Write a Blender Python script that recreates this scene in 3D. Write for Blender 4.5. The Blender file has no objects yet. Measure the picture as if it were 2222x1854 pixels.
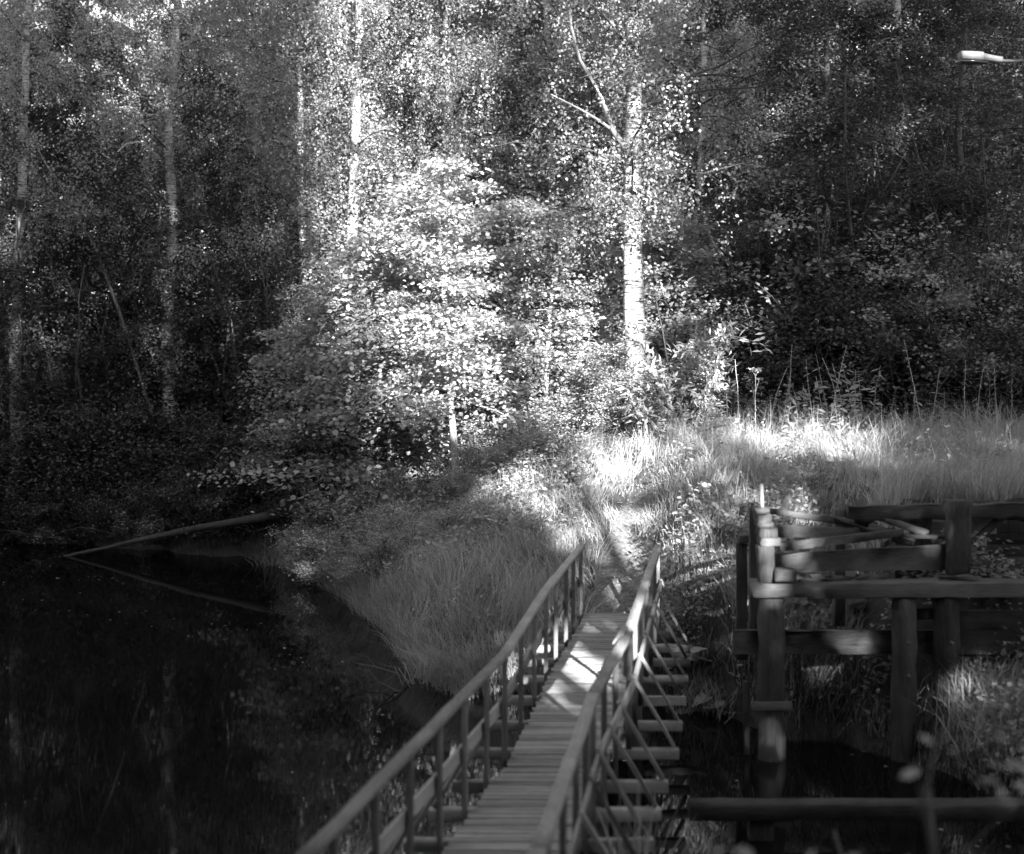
import bpy, math, random
import numpy as np
from mathutils import Vector, Matrix

S = bpy.context.scene
COL = S.collection
PI = math.pi
F, CX, YH, CZ = 3050.0, 1111.0, 720.0, 5.2      # focal length, centre, eye level of the view; eye height over the water

# ------------------------------------------------------------------ camera
cd = bpy.data.cameras.new('camera')
cam = bpy.data.objects.new('camera', cd); COL.objects.link(cam)
cam.location = (0, 0, CZ); cam.rotation_euler = (PI / 2, 0, 0)
cd.sensor_width = 36; cd.lens = F / 2222 * 36
cd.shift_y = -(927 - YH) / 2222
cd.clip_start = 0.1; cd.clip_end = 600
cd.dof.use_dof = True; cd.dof.focus_distance = 27.0; cd.dof.aperture_fstop = 0.9
S.camera = cam

# ------------------------------------------------------------------ light
SUN_EL, SUN_AZ = math.radians(21), math.radians(15)       # low sun behind the viewer, a little to the right
SD = Vector((math.cos(SUN_EL) * math.sin(SUN_AZ), -math.cos(SUN_EL) * math.cos(SUN_AZ), math.sin(SUN_EL)))
sl = bpy.data.lights.new('sun', 'SUN'); sun = bpy.data.objects.new('sun', sl); COL.objects.link(sun)
sl.energy = 5.0; sl.angle = math.radians(0.5); sl.color = (1, 1, 1)
sun.rotation_euler = SD.to_track_quat('Z', 'Y').to_euler(); sun.location = (10, -20, 30)
W = bpy.data.worlds.new('World'); S.world = W; W.use_nodes = True
nt = W.node_tree; bg = nt.nodes['Background']
sky = nt.nodes.new('ShaderNodeTexSky'); sky.sky_type = 'NISHITA'; sky.sun_disc = False
sky.sun_elevation = SUN_EL; sky.sun_rotation = math.atan2(SD.x, SD.y)
bw = nt.nodes.new('ShaderNodeRGBToBW')                     # monochrome picture
nt.links.new(sky.outputs[0], bw.inputs[0]); nt.links.new(bw.outputs[0], bg.inputs[0])
bg.inputs[1].default_value = 0.095
S.view_settings.view_transform = 'Standard'; S.view_settings.look = 'None'
S.view_settings.exposure = 2.8; S.view_settings.gamma = 1; S.view_settings.use_curve_mapping = False
S.cycles.max_bounces = 6; S.cycles.diffuse_bounces = 3; S.cycles.glossy_bounces = 3; S.cycles.transmission_bounces = 4
S.cycles.caustics_reflective = False; S.cycles.caustics_refractive = False
S.cycles.use_denoising = True

# ------------------------------------------------------------------ helpers
def P(x, y, Y):                       # a point seen at photo pixel (x, y) and Y metres away
    return ((x - CX) * Y / F, Y, CZ - (y - YH) * Y / F)
def C2(x, y, Y): return P(1500 + x / 2.909, 1000 + y / 2.909, Y)
def C3(x, y, Y): return P(1400 + x / 2.555, 1350 + y / 2.555, Y)

def tag(o, label=None, cat=None, group=None, kind=None):
    if label: o['label'] = label
    if cat: o['category'] = cat
    if group: o['group'] = group
    if kind: o['kind'] = kind
    return o
def empty(name, loc=(0, 0, 0), label=None, cat=None, group=None):
    o = bpy.data.objects.new(name, None); COL.objects.link(o); o.location = loc
    o.empty_display_size = 0.2
    return tag(o, label, cat, group)
def link(name, me, parent=None, loc=None):
    o = bpy.data.objects.new(name, me); COL.objects.link(o)
    if parent: o.parent = parent
    if loc is not None: o.location = loc
    return o
def np_mesh(name, V, Fc, m, smooth=False, attr=None):
    """V (n,3); Fc list of (k, array) or one array of equal-sided faces"""
    V = np.asarray(V, dtype=np.float32)
    if not isinstance(Fc, list): Fc = [Fc]
    Fc = [np.asarray(f, dtype=np.int32) for f in Fc if len(f)]
    me = bpy.data.meshes.new(name)
    me.vertices.add(len(V)); me.vertices.foreach_set('co', V.ravel())
    loops = np.concatenate([f.ravel() for f in Fc])
    sizes = np.concatenate([np.full(len(f), f.shape[1], np.int32) for f in Fc])
    me.loops.add(len(loops)); me.loops.foreach_set('vertex_index', loops)
    me.polygons.add(len(sizes))
    st = np.zeros(len(sizes), np.int32); st[1:] = np.cumsum(sizes)[:-1]
    me.polygons.foreach_set('loop_start', st)
    if smooth: me.polygons.foreach_set('use_smooth', np.ones(len(sizes), bool))
    me.materials.append(m)
    if attr is not None:
        a = me.attributes.new('rad', 'FLOAT', 'POINT'); a.data.foreach_set('value', np.asarray(attr, np.float32))
    me.update(calc_edges=True)
    return me
def copy_tree(o, parent=None):
    c = o.copy(); COL.objects.link(c)
    if parent: c.parent = parent
    for ch in o.children: copy_tree(ch, c)
    return c

def mat(name):
    m = bpy.data.materials.new(name); m.use_nodes = True
    n = m.node_tree.nodes; n.clear()
    return m, n, m.node_tree.links
def N(n, t, **kw):
    x = n.new(t)
    for k, v in kw.items():
        if k.startswith('i_'): x.inputs[k[2:].replace('_', ' ')].default_value = v
        else: setattr(x, k, v)
    return x
def ramp(n, stops):
    r = n.new('ShaderNodeValToRGB'); e = r.color_ramp.elements
    while len(e) < len(stops): e.new(0.5)
    for q, (p, c) in zip(e, stops): q.position = p; q.color = (c, c, c, 1)
    return r

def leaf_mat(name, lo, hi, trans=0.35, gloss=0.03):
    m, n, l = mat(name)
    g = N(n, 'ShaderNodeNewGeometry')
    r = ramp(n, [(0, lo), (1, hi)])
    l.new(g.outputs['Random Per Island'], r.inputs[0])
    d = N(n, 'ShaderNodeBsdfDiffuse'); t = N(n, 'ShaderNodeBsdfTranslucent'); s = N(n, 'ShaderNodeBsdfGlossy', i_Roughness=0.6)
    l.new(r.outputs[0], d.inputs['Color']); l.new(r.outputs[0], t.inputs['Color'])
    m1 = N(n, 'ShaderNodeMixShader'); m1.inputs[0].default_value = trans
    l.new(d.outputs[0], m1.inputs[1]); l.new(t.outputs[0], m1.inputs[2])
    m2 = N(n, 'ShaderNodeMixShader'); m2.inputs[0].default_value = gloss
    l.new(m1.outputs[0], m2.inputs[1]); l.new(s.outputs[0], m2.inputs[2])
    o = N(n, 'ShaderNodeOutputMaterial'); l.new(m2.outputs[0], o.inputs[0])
    return m

def wood_mat(name, lo, hi, scale=(1, 1, 1), rough=0.8, bump=0.5, obj_var=0.15):
    m, n, l = mat(name)
    tc = N(n, 'ShaderNodeTexCoord'); mp = N(n, 'ShaderNodeMapping'); mp.inputs['Scale'].default_value = scale
    l.new(tc.outputs['Object'], mp.inputs[0])
    oi = N(n, 'ShaderNodeObjectInfo')
    n1 = N(n, 'ShaderNodeTexNoise', noise_dimensions='4D', i_Scale=7.0, i_Detail=8.0, i_Roughness=0.65)
    l.new(mp.outputs[0], n1.inputs['Vector'])
    mm = N(n, 'ShaderNodeMath', operation='MULTIPLY'); mm.inputs[1].default_value = 37.0
    l.new(oi.outputs['Random'], mm.inputs[0]); l.new(mm.outputs[0], n1.inputs['W'])
    n2 = N(n, 'ShaderNodeTexNoise', i_Scale=2.2, i_Detail=5.0); l.new(tc.outputs['Object'], n2.inputs['Vector'])
    a = N(n, 'ShaderNodeMath', operation='MULTIPLY_ADD'); a.inputs[1].default_value = 0.6
    l.new(n1.outputs[0], a.inputs[0])
    b = N(n, 'ShaderNodeMath', operation='MULTIPLY'); b.inputs[1].default_value = 0.4
    l.new(n2.outputs[0], b.inputs[0]); l.new(b.outputs[0], a.inputs[2])
    v = N(n, 'ShaderNodeMath', operation='MULTIPLY_ADD'); v.inputs[1].default_value = obj_var * 2
    l.new(oi.outputs['Random'], v.inputs[0])
    s2 = N(n, 'ShaderNodeMath', operation='SUBTRACT'); s2.inputs[1].default_value = obj_var
    l.new(a.outputs[0], s2.inputs[0]); l.new(s2.outputs[0], v.inputs[2])
    r = ramp(n, [(0.28, lo), (0.5, (lo + hi) / 2), (0.72, hi)]); l.new(v.outputs[0], r.inputs[0])
    p = N(n, 'ShaderNodeBsdfPrincipled', i_Roughness=rough); l.new(r.outputs[0], p.inputs['Base Color'])
    bp = N(n, 'ShaderNodeBump', i_Strength=bump, i_Distance=0.02); l.new(n1.outputs[0], bp.inputs['Height']); l.new(bp.outputs[0], p.inputs['Normal'])
    o = N(n, 'ShaderNodeOutputMaterial'); l.new(p.outputs[0], o.inputs[0])
    return m

def birch_mat():
    m, n, l = mat('birch_bark')
    tc = N(n, 'ShaderNodeTexCoord'); mp = N(n, 'ShaderNodeMapping'); mp.inputs['Scale'].default_value = (1.3, 1.3, 15)
    l.new(tc.outputs['Object'], mp.inputs[0])
    n1 = N(n, 'ShaderNodeTexNoise', i_Scale=2.2, i_Detail=6.0, i_Roughness=0.6); l.new(mp.outputs[0], n1.inputs['Vector'])
    r = ramp(n, [(0.40, 0.04), (0.45, 0.38), (0.7, 0.62)]); l.new(n1.outputs[0], r.inputs[0])
    n2 = N(n, 'ShaderNodeTexNoise', i_Scale=1.3, i_Detail=4.0); l.new(tc.outputs['Object'], n2.inputs['Vector'])
    r2 = ramp(n, [(0.38, 0.10), (0.46, 0.55), (0.56, 1.0)]); l.new(n2.outputs[0], r2.inputs[0])
    at = N(n, 'ShaderNodeAttribute', attribute_name='rad')
    r3 = ramp(n, [(0.02, 0.10), (0.06, 1.0)]); l.new(at.outputs['Fac'], r3.inputs[0])
    a = N(n, 'ShaderNodeMath', operation='MULTIPLY'); b = N(n, 'ShaderNodeMath', operation='MULTIPLY')
    l.new(r.outputs[0], a.inputs[0]); l.new(r2.outputs[0], a.inputs[1]); l.new(a.outputs[0], b.inputs[0]); l.new(r3.outputs[0], b.inputs[1])
    p = N(n, 'ShaderNodeBsdfPrincipled', i_Roughness=0.75); l.new(b.outputs[0], p.inputs['Base Color'])
    bp = N(n, 'ShaderNodeBump', i_Strength=0.6, i_Distance=0.02); l.new(n1.outputs[0], bp.inputs['Height']); l.new(bp.outputs[0], p.inputs['Normal'])
    o = N(n, 'ShaderNodeOutputMaterial'); l.new(p.outputs[0], o.inputs[0])
    return m

def soil_mat(name, lo, hi, sc):
    m, n, l = mat(name)
    tc = N(n, 'ShaderNodeTexCoord')
    n1 = N(n, 'ShaderNodeTexNoise', i_Scale=sc, i_Detail=10.0, i_Roughness=0.7); l.new(tc.outputs['Object'], n1.inputs['Vector'])
    r = ramp(n, [(0.3, lo), (0.7, hi)]); l.new(n1.outputs[0], r.inputs[0])
    p = N(n, 'ShaderNodeBsdfPrincipled', i_Roughness=0.95); l.new(r.outputs[0], p.inputs['Base Color'])
    bp = N(n, 'ShaderNodeBump', i_Strength=0.8, i_Distance=0.06); l.new(n1.outputs[0], bp.inputs['Height']); l.new(bp.outputs[0], p.inputs['Normal'])
    o = N(n, 'ShaderNodeOutputMaterial'); l.new(p.outputs[0], o.inputs[0])
    return m

def water_mat():
    m, n, l = mat('pond_water')
    tc = N(n, 'ShaderNodeTexCoord'); mp = N(n, 'ShaderNodeMapping'); mp.inputs['Scale'].default_value = (1.0, 2.2, 1)
    l.new(tc.outputs['Object'], mp.inputs[0])
    n1 = N(n, 'ShaderNodeTexNoise', i_Scale=5.0, i_Detail=2.0); l.new(mp.outputs[0], n1.inputs['Vector'])
    bp = N(n, 'ShaderNodeBump', i_Strength=0.014, i_Distance=0.02); l.new(n1.outputs[0], bp.inputs['Height'])
    p = N(n, 'ShaderNodeBsdfPrincipled', i_Roughness=0.015, i_IOR=1.33)
    p.inputs['Base Color'].default_value = (0.006, 0.006, 0.006, 1)
    l.new(bp.outputs[0], p.inputs['Normal'])
    o = N(n, 'ShaderNodeOutputMaterial'); l.new(p.outputs[0], o.inputs[0])
    return m

def flat_mat(name, c, rough=0.5, metal=0.0):
    m, n, l = mat(name)
    tc = N(n, 'ShaderNodeTexCoord'); n1 = N(n, 'ShaderNodeTexNoise', i_Scale=9.0, i_Detail=6.0); l.new(tc.outputs['Object'], n1.inputs['Vector'])
    r = ramp(n, [(0.3, c * 0.7), (0.65, c)]); l.new(n1.outputs[0], r.inputs[0])
    p = N(n, 'ShaderNodeBsdfPrincipled', i_Roughness=rough, i_Metallic=metal); l.new(r.outputs[0], p.inputs['Base Color'])
    o = N(n, 'ShaderNodeOutputMaterial'); l.new(p.outputs[0], o.inputs[0])
    return m

M = dict(
    birch=birch_mat(),
    bark=wood_mat('dark_bark', 0.04, 0.16, (1, 1, .25), bump=0.9),
    palebark=wood_mat('pale_bark', 0.25, 0.5, (1, 1, .4), bump=0.4),
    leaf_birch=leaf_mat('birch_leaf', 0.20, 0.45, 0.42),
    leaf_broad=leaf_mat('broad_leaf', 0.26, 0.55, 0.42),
    leaf_shaded=leaf_mat('shaded_leaf', 0.045, 0.13, 0.3),  # leaf colour lowered so the gloom at the sides is in the albedo
    grass=leaf_mat('grass_blade', 0.28, 0.60, 0.3),
    herb=leaf_mat('herb_leaf', 0.25, 0.5, 0.3),
    soil=soil_mat('soil', 0.03, 0.10, 3.0),
    wetbark=wood_mat('wet_bark', 0.015, 0.07, (1, 1, .25), bump=0.9),
    path=soil_mat('path_dirt', 0.05, 0.26, 14.0),
    water=water_mat(),
    deck=wood_mat('deck_wood', 0.16, 0.42, (1.5, 9, 9)),
    rail=wood_mat('rail_wood', 0.12, 0.42, (11, 1.0, 11)),
    post=wood_mat('post_wood', 0.10, 0.28, (9, 9, 1.2)),
    beam=wood_mat('old_beam_wood', 0.015, 0.13, (1.0, 9, 9), bump=0.9),
    pile=wood_mat('old_pile_wood', 0.012, 0.12, (8, 8, 0.8), bump=0.9),
    stone=soil_mat('stone', 0.2, 0.45, 8.0),
    metal=flat_mat('lamp_grey_paint', 0.2, 0.6), glass=flat_mat('lamp_dark_glass', 0.05, 0.15), iron=flat_mat('rusty_iron', 0.12, 0.7),
)

# ------------------------------------------------------------------ ground
SHORE_L = np.array([(0.6, 20.2), (-0.9, 20.4), (-1.5, 21.6), (-1.9, 23), (-2.4, 25.2), (-3.4, 27.8), (-4.6, 30.5), (-6, 32.2), (-10.3, 34.2), (-13, 35), (-14.6, 33), (-16.5, 26), (-18.5, 10), (-45, 4)])
SHORE_R = np.array([(0.6, 20.2), (2.5, 19.5), (3.3, 18.5), (4.2, 17.7), (5.0, 16.6), (5.8, 15.0), (7.5, 12), (12, 9), (45, 4)])
def sstep(a, b, x):
    t = np.clip((x - a) / (b - a), 0, 1); return t * t * (3 - 2 * t)
def vnoise(x, y, s):
    return (np.sin(x * 1.7 * s + 1.3 + 1.1 * np.sin(y * 0.9 * s)) + np.sin(y * 1.9 * s + 0.4 + 1.3 * np.sin(x * 1.1 * s)) + np.sin((x + y) * 1.3 * s)) / 3
def shore_y(X):
    a = np.interp(X, SHORE_L[::-1, 0], SHORE_L[::-1, 1]); b = np.interp(X, SHORE_R[:, 0], SHORE_R[:, 1])
    n = .16 * np.sin(X * 2.9 + .7) + .11 * np.sin(X * 6.1 + 2) + .06 * np.sin(X * 13.7)
    return np.where(X < 0.6, a, b) + n * (np.abs(X - 1.5) > .8)
def height(X, Y):
    X = np.asarray(X, float); Y = np.asarray(Y, float)
    d = Y - shore_y(X)                                  # metres behind the shoreline
    lowbank = np.where(d > 0, 0.75 * (1 - np.exp(-np.maximum(d, 0) / 0.9)), np.maximum(-1.0, d * 0.9))
    left = lowbank + 0.12 * np.clip(d - 1, 0, 30) + 0.03 * np.clip(Y - 45, 0, 60)
    wy = sstep(20.0, 27.0, Y + 0.15 * (X - 1.5))
    mid = lowbank + wy * 2.1                              # the slope the path climbs
    r1 = np.where(d > 0, np.interp(Y, [16, 17.3, 18.0, 19.5, 21.0, 24.0], [0.2, 0.75, 1.0, 1.5, 2.6, 3.05]), lowbank)
    r1 = np.where(d > 0, r1 * np.minimum(1, 0.25 + d / 0.8), r1)
    r2 = np.where(d > 0, np.interp(Y, [15, 16.5, 17.45, 17.7, 18.35, 18.6, 24], [0.3, 0.7, 0.9, 1.8, 2.05, 2.98, 3.1]), lowbank)
    a = sstep(-1.9, 1.2, X); b = sstep(1.9, 3.2, X); c = sstep(4.6, 5.2, X)
    r2 = np.where(d > 0, r2 * np.minimum(1, 0.02 + d / 1.3), r2)
    h = left * (1 - a) + mid * a
    h = h * (1 - b) + r1 * b
    h = h * (1 - c) + r2 * c
    h = h + np.where(d > 0.3, 0.07 * vnoise(X, Y, 1.1) + 0.035 * vnoise(X, Y, 3.3), 0)
    near = sstep(7.5, 3.5, Y + np.abs(X) * 0.0) * 4.6 - 1.0   # the bank the viewer stands on
    return np.maximum(h, near)
def gz(x, y): return float(height(x, y))

def make_ground():
    xs = np.unique(np.concatenate([np.arange(-90, -14, 2.0), np.arange(-14, 12, 0.2), np.arange(12, 92, 2.0)]))
    ys = np.unique(np.concatenate([np.arange(-60, 4, 2.0), np.arange(4, 40, 0.2), np.arange(40, 130, 2.0)]))
    gx, gy = np.meshgrid(xs, ys); V = np.stack([gx, gy, height(gx, gy)], -1).reshape(-1, 3)
    nx, ny = len(xs), len(ys)
    i = (np.arange(ny - 1)[:, None] * nx + np.arange(nx - 1)[None]).ravel()
    Q = np.stack([i, i + 1, i + nx + 1, i + nx], -1)
    o = link('ground', np_mesh('ground', V, Q, M['soil'], True)); tag(o, kind='structure')
    # pond
    V = np.array([(-90, 2, 0), (90, 2, 0), (90, 60, 0), (-90, 60, 0)])
    o = link('pond', np_mesh('pond', V, np.array([[0, 1, 2, 3]]), M['water'])); tag(o, kind='structure')
PATH = np.array([(1.52, 20.55, .50), (1.62, 21.4, .48), (1.75, 22.4, .45), (1.98, 23.5, .40), (2.3, 24.6, .27), (2.65, 25.4, .16)])
def path_dist(X, Y):
    c = np.interp(Y, PATH[:, 1], PATH[:, 0]); w = np.interp(Y, PATH[:, 1], PATH[:, 2])
    return np.where((Y > 20.3) & (Y < 25.2), np.abs(X - c) - w, 9.0)
def make_path():
    ys = np.arange(20.55, 25.3, 0.12); V = []; nx = 9
    for y in ys:
        c = np.interp(y, PATH[:, 1], PATH[:, 0]); w = np.interp(y, PATH[:, 1], PATH[:, 2]) * (1.15 + 0.12 * math.sin(y * 5.3))
        for k in range(nx):
            x = c + (k / (nx - 1) * 2 - 1) * w
            V.append((x, y, gz(x, y) + 0.02 - 0.03 * abs(k / (nx - 1) * 2 - 1) ** 4))
    V = np.array(V); ny = len(ys)
    i = (np.arange(ny - 1)[:, None] * nx + np.arange(nx - 1)[None]).ravel()
    o = link('path', np_mesh('path', V, np.stack([i, i + 1, i + nx + 1, i + nx], -1), M['path'], True)); tag(o, kind='structure')
make_ground(); make_path()

# ------------------------------------------------------------------ timbers
def timber_arrays(p0, p1, w, h, rng, segs=6, rough=0.004, chamf=0.05, taper=1.0, up=None, roundness=False):
    p0 = np.array(p0, float); p1 = np.array(p1, float); d = p1 - p0; L = np.linalg.norm(d); d /= L
    upv = np.array(up if up is not None else ((0, 0, 1) if abs(d[2]) < 0.9 else (0, 1, 0)), float)
    s = np.cross(d, upv); s /= np.linalg.norm(s); u = np.cross(s, d)
    if roundness:
        k = 12 if rough < .008 else 22; a = np.arange(k) / k * 2 * PI; prof = np.stack([np.cos(a) * .5, np.sin(a) * .5], -1)
        if rough >= .008: prof = prof * (1 + rng.normal(0, .045, k) - .09 * (rng.random(k) < .2))[:, None]
    else:
        c = chamf * min(w, h); cx, cy = c / w, c / h
        prof = np.array([(-.5 + cx, -.5), (.5 - cx, -.5), (.5, -.5 + cy), (.5, .5 - cy), (.5 - cx, .5), (-.5 + cx, .5), (-.5, .5 - cy), (-.5, -.5 + cy)])
    k = len(prof); V = []
    jit = rng.normal(0, rough, (k, 2)) * 0.7
    for i in range(segs + 1):
        t = i / segs; sc = 1 + (taper - 1) * t
        q = prof * np.array([w, h]) * sc + jit + rng.normal(0, rough, (k, 2))
        off = rng.normal(0, rough * 0.4, 2)
        V.append(p0 + d * (L * t) + (q[:, :1] + off[0]) * s + (q[:, 1:] + off[1]) * u)
    V = np.concatenate(V)
    i = np.arange(segs)[:, None] * k; j = np.arange(k)[None]; jn = (j + 1) % k
    Q = np.stack([(i + j), (i + jn), (i + k + jn), (i + k + j)], -1).reshape(-1, 4)
    caps = np.array([list(range(k))[::-1], [segs * k + x for x in range(k)]])
    return V, Q, caps
def timber(name, p0, p1, w, h, m, parent, seed=0, **kw):
    rng = np.random.default_rng(seed + 17)
    org = np.array(parent.location) if parent else np.zeros(3)
    c = (np.array(p0, float) + np.array(p1, float)) / 2
    V, Q, caps = timber_arrays(np.array(p0) - c, np.array(p1) - c, w, h, rng, **kw)
    return link(name, np_mesh(name, V, [Q, caps], m), parent, c - org)

# ------------------------------------------------------------------ footbridge
LX = (np.array([5.0, 6.5, 8.3, 11.28, 13.55, 16.9, 20.45]), np.array([-1.93, -1.60, -1.2, -.551, -.04, .438, 1.045]))
RX = (np.array([5.0, 6.5, 8.42, 10.3, 12.0, 13.6, 14.5, 20.45]), np.array([-.55, -.25, .13, .42, .66, .97, 1.17, 2.10]))
def lx(y): return float(np.interp(y, *LX))
def rx(y): return float(np.interp(y, *RX))
DZ = 1.1
def make_bridge():
    b = empty('footbridge', (0.5, 20.3, 0.6), 'narrow wooden footbridge with handrails on both sides leading over the dark water', 'bridge')
    rng = np.random.default_rng(5)
    ox, oy, oz = b.location
    bases = []
    for k in range(5):
        V, Q, caps = timber_arrays((-.5, 0, 0), (.5, 0, 0), 0.083, 0.04, rng, segs=3, rough=0.0025, chamf=0.14)
        bases.append(np_mesh('plank', V, [Q, caps], M['deck']))
    y = 5.6; i = 0
    while y < 20.5:
        a, c = lx(y) + 0.03, rx(y) - 0.03
        j = rng.uniform(-.02, .02, 2)
        o = link('plank', bases[i % 5], b, ((a + c) / 2 + j.mean() - ox, y - oy, DZ - 0.02 + rng.normal(0, .0025) - oz))
        o.scale = (c - a + j[1] - j[0], 1, 1); o.rotation_euler = (rng.normal(0, .006), rng.normal(0, .003), rng.normal(0, .006))
        y += 0.094; i += 1
    LP = [6.2, 7.1, 7.95, 8.8, 9.65, 10.47, 11.28, 12.06, 12.83, 13.55, 14.69, 15.79, 16.9, 17.76, 18.72, 19.48, 20.3]
    RP = [6.2, 7.1, 7.95, 8.8, 9.65, 10.5, 11.3, 12.0, 12.75, 13.6, 14.55, 15.5, 16.5, 17.6, 18.5, 19.4, 20.25]
    for k, y in enumerate(LP):
        x = lx(y) - 0.03
        timber('post', (x, y, 0.82), (x, y, DZ + 0.965), 0.05, 0.085, M['post'], b, k, segs=4, rough=.002, up=(0, 1, 0))
    for k, y in enumerate(RP):
        x = rx(y) + 0.03
        timber('post', (x, y, 0.82), (x, y, DZ + 0.965), 0.05, 0.085, M['post'], b, k + 40, segs=4, rough=.002, up=(0, 1, 0))
    # handrails, in lengths that butt at the kinks
    for k, (y0, y1) in enumerate([(5.2, 8.3), (8.3, 13.55), (13.55, 16.9), (16.9, 20.42)]):
        timber('handrail', (lx(y0) - .03, y0 + .004, DZ + .99), (lx(y1) - .03, y1 - .004, DZ + .99), 0.105, 0.046, M['rail'], b, k + 80, segs=10, rough=.003, chamf=.2)
        timber('midrail', (lx(y0) - .083, y0 + .004, DZ + .47), (lx(y1) - .083, y1 - .004, DZ + .47), 0.03, 0.115, M['rail'], b, k + 90, segs=8, rough=.002)
    for k, (y0, y1, e) in enumerate([(5.2, 8.42, 0), (8.42, 12.0, 0), (12.0, 14.5, 0.0), (14.47, 20.38, 0)]):
        zz = DZ + .99 + (0.0 if k < 3 else 0.0)
        timber('handrail', (rx(y0) + .03, y0 + .004, zz), (rx(y1) + .03, y1 - .004, zz), 0.105, 0.046, M['rail'], b, k + 100, segs=10, rough=.003, chamf=.2)
    for k, (y0, y1) in enumerate([(5.2, 8.42), (8.42, 12.0), (12.0, 14.5), (14.5, 20.38)]):
        timber('midrail', (rx(y0) + .083, y0 + .004, DZ + .47), (rx(y1) + .083, y1 - .004, DZ + .47), 0.03, 0.115, M['rail'], b, k + 110, segs=8, rough=.002)
    # splice piece where the right rail changes direction
    timber('splice_board', (rx(14.25) - .075, 14.1, DZ + .955), (rx(14.5) + .0, 14.55, DZ + 1.035), 0.06, 0.04, M['rail'], b, 120, segs=3, rough=.002)
    timber('splice_board', (rx(14.5) + .02, 14.50, DZ + .55), (rx(14.5) + .02, 14.50, DZ + .955), 0.09, 0.05, M['rail'], b, 121, segs=3, rough=.002, up=(0, 1, 0))
    # stringers and cross beams
    for off, s in ((0.12, 0), (0.5, 1), (0.88, 2)):
        for y0, y1 in ((5.2, 9.5), (9.5, 14.0), (14.0, 20.4)):
            f = lambda y: lx(y) + (rx(y) - lx(y)) * off
            timber('stringer', (f(y0), y0 + .003, DZ - .125), (f(y1), y1 - .003, DZ - .125), 0.09, 0.16, M['beam'], b, s + 130, segs=5)
    for k in range(2, 17):
        y = (LP[k] + RP[k]) / 2 - .09
        xl, xr = lx(y) - .52, rx(y) + .55
        timber('cross_beam', (xl, y, DZ - .26), (xr, y, DZ - .26), 0.10, 0.10, M['rail'], b, k + 140, segs=5, rough=.003)
        timber('brace', (rx(y) + .07, y + .0, DZ + .55), (xr - .05, y, DZ - .19), 0.035, 0.085, M['rail'], b, k + 160, segs=3, rough=.002, up=(0, 1, 0))
        timber('brace', (lx(y) - .11, y + .0, DZ + .40), (xl + .05, y, DZ - .19), 0.035, 0.085, M['post'], b, k + 180, segs=3, rough=.002, up=(0, 1, 0))
    for y in (9.6, 13.4, 17.4):
        for x in (lx(y) + .1, rx(y) - .1):
            timber('pile', (x, y, -1.0), (x, y, DZ - .315), 0.16, 0.16, M['pile'], b, int(y * 10), segs=4, rough=.004, up=(0, 1, 0), roundness=True)
make_bridge()

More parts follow.
